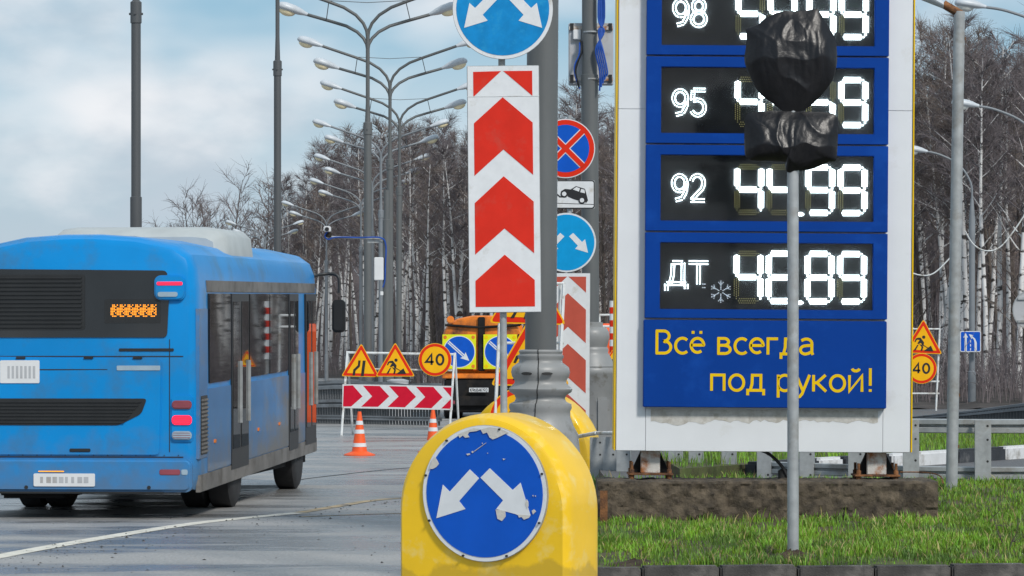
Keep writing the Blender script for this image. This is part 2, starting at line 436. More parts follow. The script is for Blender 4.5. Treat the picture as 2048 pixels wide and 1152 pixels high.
M['asphalt'] = asphalt('wet_asphalt', (.30, .297, .292))
M['asphalt2'] = asphalt('dry_asphalt', (.10, .10, .103), False)

def dusty_halo_pane():
    """clear dusty sheet, added to spread a halo of LED light around the digits"""
    m = bpy.data.materials.new('dusty_halo_pane'); m.use_nodes = True; nt = m.node_tree
    nt.nodes.remove(nt.nodes['Principled BSDF']); out = nt.nodes['Material Output']
    tr = nt.nodes.new('ShaderNodeBsdfTransparent'); tl = nt.nodes.new('ShaderNodeBsdfTranslucent'); gl = nt.nodes.new('ShaderNodeBsdfGlossy')
    tl.inputs['Color'].default_value = (.85, .95, 1, 1); gl.inputs['Roughness'].default_value = .06
    n = nt.nodes.new('ShaderNodeTexNoise'); n.inputs['Scale'].default_value = 4.5; n.inputs['Detail'].default_value = 8; n.inputs['Roughness'].default_value = .65
    t = nt.nodes.new('ShaderNodeTexCoord'); nt.links.new(t.outputs['Object'], n.inputs['Vector'])
    r = nt.nodes.new('ShaderNodeMapRange'); r.inputs['From Min'].default_value = .3; r.inputs['From Max'].default_value = .75; r.inputs['To Min'].default_value = .018; r.inputs['To Max'].default_value = .05
    nt.links.new(n.outputs['Fac'], r.inputs['Value'])
    m1 = nt.nodes.new('ShaderNodeMixShader'); nt.links.new(r.outputs[0], m1.inputs[0]); nt.links.new(tr.outputs[0], m1.inputs[1]); nt.links.new(tl.outputs[0], m1.inputs[2])
    m2 = nt.nodes.new('ShaderNodeMixShader'); m2.inputs[0].default_value = .012; nt.links.new(m1.outputs[0], m2.inputs[1]); nt.links.new(gl.outputs[0], m2.inputs[2])
    nt.links.new(m2.outputs[0], out.inputs['Surface'])
    return m
M['dusty_halo_pane'] = dusty_halo_pane()
def birch_bark():
    m = bpy.data.materials.new('birch_bark'); m.use_nodes = True
    nt = m.node_tree; b = nt.nodes['Principled BSDF']; b.inputs['Roughness'].default_value = .8
    t = nt.nodes.new('ShaderNodeTexCoord')
    def nz(s, st, d=4):
        mp = nt.nodes.new('ShaderNodeMapping'); mp.inputs['Scale'].default_value = st
        nt.links.new(t.outputs['Object'], mp.inputs['Vector'])
        n = nt.nodes.new('ShaderNodeTexNoise'); n.inputs['Scale'].default_value = s; n.inputs['Detail'].default_value = d
        nt.links.new(mp.outputs[0], n.inputs['Vector']); return n.outputs['Fac']
    def rg(f, a, c):
        x = nt.nodes.new('ShaderNodeMapRange'); x.inputs['From Min'].default_value = a; x.inputs['From Max'].default_value = c
        nt.links.new(f, x.inputs['Value']); return x.outputs[0]
    def mx(f, a, c):
        x = nt.nodes.new('ShaderNodeMix'); x.data_type = 'RGBA'
        for s, v in ((0, f), (6, a), (7, c)):
            if hasattr(v, 'is_output'): nt.links.new(v, x.inputs[s])
            else: x.inputs[s].default_value = v
        return x.outputs[2]
    c = mx(rg(nz(1.2, (1, 1, .6)), .3, .7), (.46, .45, .44, 1), (.80, .79, .78, 1))
    c = mx(rg(nz(2.2, (1, 1, 2.6), 5), .55, .61), c, (.045, .040, .038, 1))
    nt.links.new(c, b.inputs['Base Color'])
    return m
M['birch'] = birch_bark()
M['bark'] = mat('dark_bark', (.085, .070, .060), .9, 0, .35, 2, island=.2)

# ------------------------------------------------------------------ the setting: ground, verge, plateau
b = MB(); n = 40
gx = [-4000, -600, -120] + [-60 + 4 * i for i in range(31)] + [120, 600, 4000]
gy = [-200, -20] + [4 + 6 * i for i in range(40)] + [300, 600, 2000, 7000]
b.v = [(x, y, 0) for y in gy for x in gx]
w = len(gx)
b.f = [(j * w + i, j * w + i + 1, (j + 1) * w + i + 1, (j + 1) * w + i) for j in range(len(gy) - 1) for i in range(w - 1)]
tag(b.build('road', M['asphalt']), 'wide grey asphalt road with wet glossy patches', kind='structure')

def strip(name, pts, width, z, m, label):
    """a painted line on the road: ribbon on the ground"""
    b = MB(); P = [Vector(p) for p in pts]
    for i in range(len(P)):
        t = (P[min(i + 1, len(P) - 1)] - P[max(i - 1, 0)]).normalized(); nn = Vector((-t.y, t.x)) * width / 2
        b.v += [(P[i].x + nn.x, P[i].y + nn.y, z), (P[i].x - nn.x, P[i].y - nn.y, z)]
    b.f = [(2 * i, 2 * i + 1, 2 * i + 3, 2 * i + 2) for i in range(len(P) - 1)]
    return tag(b.build(name, m, fix=False), label, kind='structure')
def curve_pts(pp, n=8):
    o = []
    for i in range(len(pp) - 1):
        p0, p1, p2, p3 = (Vector(pp[max(0, min(len(pp) - 1, k))]) for k in (i - 1, i, i + 1, i + 2))
        for k in range(n):
            t = k / n
            o.append(tuple(.5 * ((2 * p1) + (p2 - p0) * t + (2 * p0 - 5 * p1 + 4 * p2 - p3) * t * t + (3 * p1 - p0 - 3 * p2 + p3) * t ** 3)))
    o.append(tuple(pp[-1])); return o
def ground_px(x, y, z=0.):
    D = (CH - z) * F / (y - HZ); return ((x - 1024) * D / F, D)
strip('road_marking', curve_pts([ground_px(*p) for p in ((-150, 1148), (0, 1113), (200, 1077), (400, 1046), (600, 1026))]), .20, .004, M['line'], 'worn cream line curving across the asphalt')
strip('road_marking', curve_pts([ground_px(*p) for p in ((600, 1025.5), (680, 1012), (740, 1002), (815, 996), (1000, 990))]), .15, .0045, M['line_ochre'], 'ochre line branch running on behind the bollard')
strip('road_marking', curve_pts([ground_px(*p) for p in ((600, 1034), (700, 1030), (815, 1027), (1000, 1024))]), .09, .004, M['line_ochre'], 'faint ochre line below the branching line')
strip('road_seam', curve_pts([ground_px(*p) for p in ((560, 965), (660, 952), (815, 936), (1000, 925))]), .05, .004, M['dark'], 'dark seam between two asphalt layers')

# small loose stones along the line
b = MB()
for i in range(420):
    t = rnd.random(); px = rnd.uniform(-20, 830); base = 1112 - .155 * px + .00002 * px * px
    py = base + abs(rnd.gauss(0, 22)) - 6 if rnd.random() < .8 else rnd.uniform(1000, 1150)
    if py < 1000: continue
    gx_, gy_ = ground_px(px, py); r = rnd.choice((.004, .005, .006, .008, .012)) * rnd.uniform(.7, 1.4)
    n0 = len(b.v)
    for q in ((1, 0, .2), (0, 1, .2), (-1, 0, .2), (0, -1, .2), (0, 0, .9)):
        b.v.append((gx_ + q[0] * r * rnd.uniform(.7, 1.5), gy_ + q[1] * r * rnd.uniform(.7, 1.3), q[2] * r * rnd.uniform(.7, 1.3) + .001))
    b.f += [(n0 + k, n0 + (k + 1) % 4, n0 + 4) for k in range(4)]
tag(b.build('gravel', M['pebble'], fix=False), 'loose dark gravel scattered along the road line', 'gravel', kind='stuff')

# verge of grass in front of the price board
def verge_z(x, y):
    t = min(1, max(0, (y - 24.2) / 8.5))
    return .135 + .29 * t + .035 * noise.noise(Vector((x * .8, y * .8, 3))) + .012 * noise.noise(Vector((x * 4, y * 4, 1)))
b = MB(); nx_, ny_ = 60, 60
def verge_xy(i, j):
    u, v = i / nx_, j / ny_
    y0 = 23.85 + .9 * u; y = y0 + (33.6 - y0) * v
    return (.55 + .1 * v) + u * (9 - .55), y
for j in range(ny_ + 1):
    for i in range(nx_ + 1):
        x, y = verge_xy(i, j); b.v.append((x, y, verge_z(x, y)))
b.f = [(j * (nx_ + 1) + i, j * (nx_ + 1) + i + 1, (j + 1) * (nx_ + 1) + i + 1, (j + 1) * (nx_ + 1) + i) for j in range(ny_) for i in range(nx_)]
tag(b.build('verge_ground', M['soil'], smooth=60, fix=False), 'grassy verge rising behind the kerb', kind='structure')

# slightly raised side road behind the guardrail
b = MB(); b.box(1.0, 60, 33.55, 80, -.2, .40)
tag(b.build('side_road', M['asphalt2']), 'raised side road behind the guardrail', kind='structure')
b = MB()
poly = [(1.75, 33.9), (6.6, 42.05), (11.0, 49.2), (20, 62), (20, 66), (9, 52.0), (3.2, 47.2), (1.7, 37.5)]
b.loft([[(x, y, .30) for x, y in poly], [(x, y, .53) for x, y in poly]])
tag(b.build('verge_ground', M['soil']), 'narrow raised grass strip beyond the guardrail', kind='structure')

# kerb in front of the verge, stone by stone
kb = thing('kerb', 'grey stone kerb along the grass verge', None); tag(kb, kind='structure')
me = None
for i in range(15):
    x0 = .38 + i * .575; y0 = 23.68 + i * .575 * .115
    b = MB(); b.box(0, .567, 0, .15, -.25, .16 + rnd.uniform(-.006, .006))
    o = b.build('kerb_stone', M['kerb'], kb, bevel=.015)
    o.location = (x0, y0 + rnd.uniform(-.006, .006), 0); o.rotation_euler = (rnd.uniform(-.01, .01), rnd.uniform(-.006, .006), math.atan(.115))
kb2 = thing('striped_kerb', 'black and white painted kerb along the far grass strip', None); tag(kb2, kind='structure')
A, B = Vector((1.62, 33.45)), Vector((11.0, 49.0)); L = (B - A).length; dirv = (B - A) / L
def t_at(px):            # where the kerb line crosses that bearing from the eye
    k = (px - 1024) / F
    return (k * A.y - A.x) / (dirv.x - k * dirv.y)
edges = [1500, 1501, 1630, 1677, 1775, 1905, 2003, 2120, 2230, 2330]
for i, (pa, pb) in enumerate(zip(edges, edges[1:])):
    if pb - pa < 5: continue
    t, t2 = t_at(pa), t_at(pb); p = A + dirv * t; ln = t2 - t
    b = MB(); b.box(0, ln - .03, -.08, .08, -.1, .165)
    o = b.build('kerb_stone', M['kerb_white'] if i % 2 == 0 else M['kerb_black'], kb2, bevel=.03)
    o.location = (p.x, p.y, .40); o.rotation_euler = (0, 0, math.atan2(dirv.y, dirv.x))

# grass blades
def blades(name, pts, hmin, hmax, m, label, zf, lean=.5):
    b = MB(); v, f = b.v, b.f
    for (x, y) in pts:
        z = zf(x, y) - .005; h = rnd.uniform(hmin, hmax) * rnd.uniform(.5, 1.1) * (1 + .9 * noise.noise(Vector((x * 3.1, y * 3.1, 4)))); a = rnd.uniform(0, 6.283); w = rnd.uniform(.0030, .0058)
        ca, sa = math.cos(a), math.sin(a); la = rnd.uniform(0, 6.283); l = rnd.uniform(.1, lean) * h
        dx, dy = math.cos(la) * l, math.sin(la) * l; n0 = len(v)
        v += [(x - ca * w, y - sa * w, z), (x + ca * w, y + sa * w, z), (x - ca * w * .8 + dx * .35, y - sa * w * .8 + dy * .35, z + h * .6),
              (x + ca * w * .8 + dx * .35, y + sa * w * .8 + dy * .35, z + h * .6), (x + dx, y + dy, z + h)]
        f += [(n0, n0 + 1, n0 + 3, n0 + 2), (n0 + 2, n0 + 3, n0 + 4)]
    return tag(b.build(name, m, fix=False), label, 'grass', kind='stuff')
pts = []
while len(pts) < 64000:
    u, v = rnd.random(), rnd.random()
    x = .62 + u * 6.2; y0 = 23.95 + .105 * x; y = y0 + (33.5 - y0) * v ** 1.15
    if x > 4.3 and y < 27 and rnd.random() < .6: continue
    k = noise.noise(Vector((x * 1.7, y * 1.7, 9))) + .5 * noise.noise(Vector((x * 5, y * 5, 2)))
    if k < -.07 and rnd.random() < .80: continue
    if y > 29.0 and rnd.random() < .55: continue
    if .72 < x < 3.72 and 28.2 < y < 28.95: continue
    if (x - 2.16) ** 2 + (y - 25.0) ** 2 * .6 < .05 and rnd.random() < .85: continue
    if x < 1.25 and y < 25.2 and rnd.random() < .75 * (1.4 - (x - .5)): continue
    pts.append((x, y))
blades('grass', pts, .03, .095, M['grass'], 'fresh green grass on the verge before the concrete beam', verge_z)
blades('dry_grass', rnd.sample(pts, 4200), .03, .12, M['straw'], 'dry straw-coloured stalks among the verge grass', verge_z, .9)
pts = []
def inpoly(x, y, P):
    c = False
    for i in range(len(P)):
        a, d = P[i], P[i - 1]
        if (a[1] > y) != (d[1] > y) and x < (d[0] - a[0]) * (y - a[1]) / (d[1] - a[1]) + a[0]: c = not c
    return c
while len(pts) < 16000:
    x, y = rnd.uniform(1.7, 14), rnd.uniform(34, 56)
    if inpoly(x, y, poly): pts.append((x, y))
blades('grass', pts, .06, .15, M['grass'], 'green grass strip behind the black and white kerb', lambda x, y: .53)

# loose soil heap at the post foot and at the verge's left end
def heap(cx, cy, rx, ry, h, m, label):
    b = MB(); N = 22; rings = []
    for k in range(7):
        t = k / 6
        rings.append([(cx + rx * (1 - t * .93) * math.cos(6.283 * j / N) * (1 + .25 * noise.noise(Vector((j * .9, k, cx)))),
                       cy + ry * (1 - t * .93) * math.sin(6.283 * j / N) * (1 + .25 * noise.noise(Vector((j * .9, k, cy)))),
                       verge_z(cx, cy) - .05 + (h + .05) * t * (1 + .4 * noise.noise(Vector((j * 1.3, k * 2., 5))))) for j in range(N)])
    b.loft(rings)
    return tag(b.build('soil_heap', m, smooth=50), label, 'soil', kind='stuff')
heap(2.17, 25.0, .36, .22, .055, M['mud'], 'dark dug soil around the foot of the grey post')
heap(.95, 24.3, .48, .30, .03, M['mud'], 'dark soil and litter beside the yellow bollard')

# ------------------------------------------------------------------ lamp posts
def luminaire_rings(L=.74):
    prof = [(0, .035, .03, .03), (.10, .05, .04, .035), (.25, .085, .065, .05), (.45, .12, .085, .06), (.75, .135, .09, .065), (.92, .115, .07, .055), (1.0, .05, .03, .03)]
    rings = []
    for t, w, up, dn in prof:
        w *= 1.25; up *= 1.5; dn *= 1.3
        rings.append([(-L * t, w * math.cos(a), (up if math.sin(a) > 0 else dn) * math.sin(a)) for a in [2 * math.pi * j / 14 for j in range(14)]])
    return rings
def luminaire_bowl(L=.74):
    rings = []
    for k in range(5):
        a = k / 4 * math.pi / 2
        rings.append([(-L * .66 + .21 * math.cos(a) * math.cos(q) if k < 4 else -L * .66 + .02 * math.cos(q), (.105 * math.cos(a) if k < 4 else .01) * math.sin(q), -.06 - .12 * math.sin(a)) for q in [2 * math.pi * j / 14 for j in range(14)]])
    return rings
LUM = MB().loft(luminaire_rings()).build('luminaire', M['lamp_grey'], None, smooth=50).data
BOWL = MB().loft(luminaire_bowl()).build('glass_bowl', M['lamp_glass'], None, smooth=50).data
BOWLC = BOWL.copy(); BOWLC.materials[0] = M['lamp_glass_clear']
for o in [o for o in bpy.data.objects if o.name.startswith(('luminaire', 'glass_bowl'))]: bpy.data.objects.remove(o)
def mesh_ob(name, data, parent, loc, rot):
    o = bpy.data.objects.new(name, data); COL.objects.link(o); o.parent = parent; o.location = loc; o.rotation_euler = rot
    return o
def add_luminaire(root, p, side, slope, bowl=None, yaw=0., scale=1.):
    o = mesh_ob('luminaire', LUM, root, p, (0, slope, (0 if side < 0 else math.pi) + yaw)); o.scale = (scale,) * 3
    mesh_ob('glass_bowl', bowl or BOWL, o, (0, 0, 0), (0, 0, 0))
ARM = {}
def arm_mesh(kind, m):
    if (kind, m.name) not in ARM:
        if kind == 'lower': P = [(0, 0, 10.05), (-.03, .02, 10.25), (-.12, .05, 10.42), (-.30, .1, 10.60), (-.60, .18, 10.77), (-1.0, .28, 10.90), (-1.72, .45, 11.12)]
        else: P = [(0, 0, 10.38), (-.03, -.02, 10.62), (-.12, -.05, 10.82), (-.32, -.1, 11.04), (-.65, -.18, 11.24), (-1.1, -.28, 11.40), (-2.2, -.45, 11.76)]
        o = MB().tube(P, .046, 7).build('arm', m, None, smooth=60); ARM[kind, m.name] = o.data; bpy.data.objects.remove(o)
    return ARM[kind, m.name]
POLE = {}
def lamp_post(px, D, label, m, zt=8.0, r0=.105, r1=.055, step=None, lean=0.):
    s = D / F
    root = thing('street_lamp', label, 'street lamp', (PX(px, D), D, 0), (0, lean, 0), 'double-armed street lamps along the road')
    key = (m.name, zt, r0, step)
    if key not in POLE:
        lo = MB()
        if step: lo.lathe([(r0 * 1.22, 0), (r0 * 1.22, step), (r0, step + .01), (r0, zt)], 16)
        else: lo.lathe([(r0 * 1.25, 0), (r0 * 1.25, 1.8), (r0, 1.83), (r0, zt)], 16)
        up = MB().lathe([(r0 * .75, zt + .1), (r1, zt + .65), (r1, 10.5), (r1 * .6, 10.52)], 12)
        co = MB().lathe([(r0 * 1.18, zt - .22), (r0 * 1.18, zt + .1), (r0 * .7, zt + .13)], 16)
        for k in range(4): co.tube([(r0 * 1.1 * math.cos(k * 1.57), r0 * 1.1 * math.sin(k * 1.57), zt - .08), (r0 * 1.45 * math.cos(k * 1.57), r0 * 1.45 * math.sin(k * 1.57), zt - .08)], .018, 6)
        POLE[key] = [x.build(nm, m, None, smooth=40) for x, nm in ((lo, 'lower_pole'), (up, 'upper_pole'), (co, 'collar'))]
        for o in POLE[key]: o.parent = root
    else:
        for o in POLE[key]: link_copy(o, root)
    for sgn in (-1, 1):
        for kind in ('lower', 'upper'):
            a = mesh_ob('arm', arm_mesh(kind, m), root, (0, 0, 0), (0, 0, 0))
            if sgn > 0: a.scale = (-1, 1, 1)
        add_luminaire(root, (sgn * 1.68, .45, 11.11), sgn, R(16), yaw=-sgn * .22, scale=1.18)
        add_luminaire(root, (sgn * 2.16, -.45, 11.75), sgn, R(17), yaw=sgn * .22, scale=1.18)
        MB().tube([(sgn * 1.15, .3, 10.95), (sgn * 1.05, -.28, 11.39)], .013, 5).build('brace', m, root)
    MB().tube([(-1.15, -.29, 11.42), (0, -.29, 11.36), (1.15, -.29, 11.42)], .010, 5).build('tie_wire', m, root)
    return root
lamp_post(272, 50, 'dark thick lamp pole rising above the blue bus', M['pole_dark'], 7.05, .074, .05, step=4.15)
lamp_post(555, 71, 'dark lamp pole between the bus front and the row of lamps', M['pole_dark'], 8.05, .080, .045, step=2.3)
for (px, D, lb) in ((735.5, 89, 'nearest lamp of the receding row, its top arms cut by the frame'),
                    (780, 105.7, 'second lamp of the receding row, right of the nearest one'),
                    (797, 122.6, 'third and rightmost lamp pole of the receding row'),
                    (762, 142.5, 'fourth lamp of the receding row, left of the third'),
                    (745, 166.7, 'fifth lamp of the receding row, arms against the birches'),
                    (722, 189.5, 'sixth lamp of the receding row, small against the birches'),
                    (653, 217, 'seventh lamp of the receding row, just right of the bus'),
                    (530, 248, 'farthest lamp of the row, low over the bus roof')):
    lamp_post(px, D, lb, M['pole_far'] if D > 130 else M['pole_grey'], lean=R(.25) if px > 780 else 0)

# single-armed lamps at the right
def side_lamp(px, D, ztop, lab, lum, m, r=.085):
    """pole at px whose one arm reaches left to the luminaire at lum (px, py)"""
    root = thing('street_lamp', lab, 'street lamp', (PX(px, D), D, 0), group='single-armed lamps at the right')
    lx, lz = PX(lum[0], D) - PX(px, D), PZ(lum[1], D)
    MB().lathe([(r * 1.3, 0), (r * 1.3, 1.2), (r, 1.22), (r, ztop - 1.3), (r * 1.08, ztop - 1.3), (r * 1.08, ztop - .75), (r * .5, ztop)], 14).build('pole', m, root, smooth=40)
    P = curve_pts([(0, 0, ztop - .02), (-.05, 0, ztop + (lz - ztop) * .35), (lx * .25, 0, ztop + (lz - ztop) * .72), (lx * .6, 0, ztop + (lz - ztop) * .93), (lx * .86, 0, lz)], 5)
    MB().tube(P, .036, 7).build('arm', m, root, smooth=60)
    add_luminaire(root, (lx * .84, 0, lz), -1, R(8), BOWLC, scale=1.05)
side_lamp(1944, 108, PZ(398, 108), 'slim lamp behind the leaning grey pole, arm over the blue lane sign', (1838, 303), M['pole_far'], .10)
side_lamp(2084, 92, PZ(330, 92), 'lamp at the right edge, its middle-height head before the birches', (1934, 212), M['pole_far'])
side_lamp(2120, 80, PZ(130, 80), 'lamp at the right edge, its head topmost against the sky', (1944, 14), M['pole_far'])

# leaning galvanised pole by the guardrail
D = 31.7; s = D / F
root = thing('leaning_pole', 'grey galvanised pole with rusty bracket leaning beside the guardrail', 'pole', (PX(1903, D), D, .36), (0, math.atan(16 / 965), 0))
h = 965 * s
MB().lathe([(.058, -.3), (.058, h * .45), (.054, h)], 18).build('shaft', M['galv'], root, smooth=40)
MB().tube([(.02, 0, h - .03), (-.16, 0, h + .07)], .042, 10).build('bracket', M['rust'], root, smooth=40)
b = MB(); b.loft([[(x * .9 - .14 + dx, y, z * .6 + h + .06 + dz) for x, y, z in r] for r, dx, dz in [([(0, .045 * math.cos(q), .06 * math.sin(q)) for q in [j * .6283 for j in range(10)]], -.02, 0), ([(0, .10 * math.cos(q), .10 * math.sin(q)) for q in [j * .6283 for j in range(10)]], -.22, .10), ([(0, .12 * math.cos(q), .11 * math.sin(q)) for q in [j * .6283 for j in range(10)]], -.55, .28), ([(0, .05 * math.cos(q), .05 * math.sin(q)) for q in [j * .6283 for j in range(10)]], -.75, .38)]])
b.build('luminaire', M['lamp_grey'], root, smooth=50)
for zz in (.45, .95, h - .28): MB().lathe([(.006, 0), (.006, .03)], 6).build('bolt', M['rust'], root).location = (.058, -.02, zz)

# ------------------------------------------------------------------ sign faces
ARR_L = [(-.227, .349), (-.078, .222), (-.399, -.117), (-.298, -.232), (-.768, -.376), (-.663, .120), (-.551, .019)]
def arrows(root, r, k, m, ssz=1.0):
    for sg in (1, -1):
        layer('arrow', m, root, k, [(sg * x * r * ssz + (.0 if sg > 0 else .015 * r), z * r * ssz) for x, z in ARR_L])
def round_sign(root, r, field, border, k0=1, bw=.07):
    MB().prism(circ(0, 0, r, 56), 0, .012).build('plate', M['galv'], root)
    layer('border', border, root, k0, circ(0, 0, r * .995, 56))
    layer('field', field, root, k0 + 1, circ(0, 0, r * (1 - bw), 56))
def sign_at(name, label, px, py, D, rz=0., roll=0., group=None):
    return thing(name, label, 'traffic sign', (PX(px, D), D, PZ(py, D)), (0, roll, rz), group)
def tri(side, inset=0.):
    h = side * .866; c = h / 3
    r = c - inset
    return [(0, 2 * r), (-r * 1.732, -r), (r * 1.732, -r)]
WORKER = dict(
    head=circ(.02, .105, .042, 18),
    body=[(-.13, .085), (-.06, .09), (.035, -.03), (.02, -.12), (-.02, -.10), (-.045, -.045), (-.11, -.075), (-.14, -.06), (-.08, .03), (-.15, .035), (-.185, -.03), (-.215, -.02), (-.18, .065)],
    leg=[(-.14, -.10), (-.10, -.085), (-.175, -.24), (-.225, -.24)],
    leg2=[(-.09, -.07), (-.02, -.10), (.02, -.14), (-.005, -.245), (-.05, -.245), (-.025, -.15)],
    shovel=[(-.01, -.095), (.0, -.08), (.27, -.235), (.255, -.245)],
    heap=[(.03, -.248), (.21, -.105), (.28, -.248)])
NARROW = [[(-.145, .13), (-.085, .13), (-.10, -.03), (-.21, -.14), (-.22, -.26), (-.285, -.26), (-.27, -.11), (-.155, .005)],
          [(-.03, .13), (.045, .13), (.005, -.27), (-.07, -.27)]]
def triangle_sign(label, px, py, D, side, kind, rz=0., roll=0., group='orange warning triangles at the road works'):
    """px, py is the centroid"""
    root = sign_at('warning_sign', label, px, py, D, rz, roll, group)
    o = rpoly(tri(side), side * .07)
    MB().prism(o, 0, .012).build('plate', M['galv'], root)
    layer('rim', M['sign_yellow'], root, 1, [(x * .998, z * .998) for x, z in o])
    layer('border', M['red_border'], root, 2, rpoly(tri(side, side * .018), side * .06))
    layer('field', M['sign_yellow'], root, 3, rpoly(tri(side, side * .085), side * .02))
    if kind == 'worker':
        for i, (nm, p) in enumerate(WORKER.items()):
            layer('pictogram', M['black'], root, 4 + .3 * i, [((x) * side * .98, (z + .02) * side * .98) for x, z in p])
    elif kind == 'narrow':
        for p in NARROW: layer('pictogram', M['black'], root, 4, [((x + .08) * side, (z + .0) * side) for x, z in p])
    elif kind == 'dot':
        layer('pictogram', M['black'], root, 4, circ(0, -.02 * side, .11 * side, 20))
    return root
def forty_sign(label, px, py, D, r, rz=0., txt=True):
    root = sign_at('speed_limit_sign', label, px, py, D, rz, 0, 'orange speed limit discs at the road works')
    MB().prism(circ(0, 0, r, 48), 0, .012).build('plate', M['galv'], root)
    layer('rim', M['sign_yellow'], root, 1, circ(0, 0, r * .998, 48))
    layer('border', M['red_border'], root, 2, circ(0, 0, r * .965, 48))
    layer('field', M['sign_yellow'], root, 3, circ(0, 0, r * .80, 48))
    text('numeral', '40', M['black'], root, -.58 * r, -.31 * r, .64 * r, .21, width=1.15 * r, k=4, gap=.14)
    return root
def chevron_panel(root, w, h, red, white):
    """vertical marker with upward red chevrons; origin at the panel's bottom centre"""
    MB().box(-w / 2, w / 2, 0, .03, 0, h).build('plate', M['galv'], root, bevel=.004)
    layer('field', white, root, 1, [(-w / 2 + .004, .004), (w / 2 - .004, .004), (w / 2 - .004, h - .004), (-w / 2 + .004, h - .004)])
    def q(p): return [((x - 229) / 262 * w, (1124 - y) / 888 * h) for x, y in p]
    for p in ([(121, 258), (222, 256), (121, 348)], [(230, 256), (335, 256), (335, 346)],
              [(122, 443), (227, 350), (335, 442), (335, 630), (228, 538), (122, 632)],
              [(122, 730), (228, 634), (336, 726), (336, 912), (229, 822), (122, 915)],
              [(122, 1010), (229, 916), (337, 1008), (337, 1103), (122, 1103)]):
        layer('chevron', red, root, 2, q(p))

# ------------------------------------------------------------------ yellow bollards
def bollard(name, label, px, D, W, H, dep, yaw, z0=0., sign=True):
    root = thing(name, label, 'bollard', (PX(px, D), D, z0), (0, 0, yaw), 'yellow plastic road bollards')
    r = W / 2
    def outline(k, n=30, drop=0.):
        o = [(-r * k, 0)]
        for i in range(n + 1):
            a = math.pi - math.pi * i / n
            ca, sa = math.cos(a), math.sin(a)
            # a full, slightly squared arch
            o.append((r * k * math.copysign(abs(ca) ** 1.06, ca), H - r * 1.0 - (r * (1 - k)) + r * k * sa - drop * 0 + (r * (1 - k)) * .0))
        o.append((r * k, 0))
        return o
    rings = []
    for y, k in ((-dep * .5, .945), (-dep * .5 + .012, .975), (-dep * .5 + .05, .998), (-dep * .30, 1.0), (dep * .30, 1.0), (dep * .5 - .05, .985), (dep * .5 - .01, .955), (dep * .5, .92)):
        rings.append([(x, y, z) for x, z in outline(k)])
    MB().loft(rings).build('shell', M['bollard'], root, smooth=35)
    SHELL_H = H
    # moulded seam round the arch
    return root, -dep * .5
D1 = 14.45
bo, yf = bollard('road_bollard', 'large yellow plastic bollard in the foreground with a worn arrow sign', 1000, D1 + .1, .825, 1.448, .40, R(-24))
sg = MB().prism(circ(0, 0, .302, 64), yf - .016, yf + .004).build('sign_plate', M['galv'], bo)
sg.location = (.022, 0, PZ(985, D1)); 
lay = lambda nm, m, k, poly=None, fn=None: layer(nm, m, sg, k, poly, fn)
class _off: pass
def blayer(nm, m, k, poly):
    o = layer(nm, m, sg, k, poly); o.location = (0, yf - .016, 0); return o
blayer('border', M['white_sign'], 1, circ(0, 0, .300, 64))
blayer('field', M['blue_sign'], 2, circ(0, 0, .282, 64))
for side, P in ((0, [(517, 497), (574, 550), (451, 692), (490, 740), (310, 800), (350, 593), (393, 635)]),
                (1, [(640, 488), (583, 546), (722, 682), (680, 735), (800, 765), (850, 790), (888, 768), (866, 700), (828, 573), (780, 618)])):
    blayer('arrow', M['white_sign'], 3, [((x - 604) / 383 * .302, -(y - 643) / 418 * .302) for x, y in P])
for P in ([(445, 285), (480, 268), (540, 245), (585, 252), (560, 262), (515, 268), (505, 285), (515, 300), (490, 303), (475, 290), (455, 305)],
          [(585, 252), (640, 238), (700, 245), (755, 268), (720, 285), (690, 300), (660, 312), (640, 300), (625, 270), (600, 278)],
          [(265, 498), (285, 440), (300, 422), (318, 448), (326, 466), (312, 484), (290, 497)],
          [(677, 738), (735, 745), (738, 780), (716, 808), (688, 795)],
          [(812, 766), (890, 770), (880, 785), (850, 797), (835, 780), (820, 785)],
          [(866, 672), (876, 688), (877, 715), (868, 730), (858, 700)],
          [(897, 742), (910, 733), (923, 745), (905, 764)],
          [(496, 402), (515, 398), (520, 406), (505, 411)], [(528, 388), (537, 383), (542, 392), (533, 397)],
          [(592, 335), (597, 332), (596, 341)], [(625, 393), (631, 395), (627, 400)], [(720, 427), (737, 430), (725, 437)],
          [(900, 648), (908, 646), (906, 656)], [(915, 650), (922, 648), (921, 657)],
          [(545, 384), (618, 332), (619, 334), (547, 387)]):
    blayer('peeled_patch', M['peel'], 4, [((x - 604) / 383 * .302, -(y - 643) / 418 * .302) for x, y in P])
for a in (18, 75, 128, 165, 205, 250, 292, 335):
    MB().prism(circ(.294 * math.cos(R(a)), .294 * math.sin(R(a)), .005, 8), yf - .03, yf - .012).build('screw', M['dark'], sg)
# dirt skirt: a dried splash line with its own outline, on the lower shell
b2, yf2 = bollard('road_bollard', 'yellow bollard standing behind the ornate grey pole base', 1068, 38.6, 1.62, 1.31, .5, R(-24))

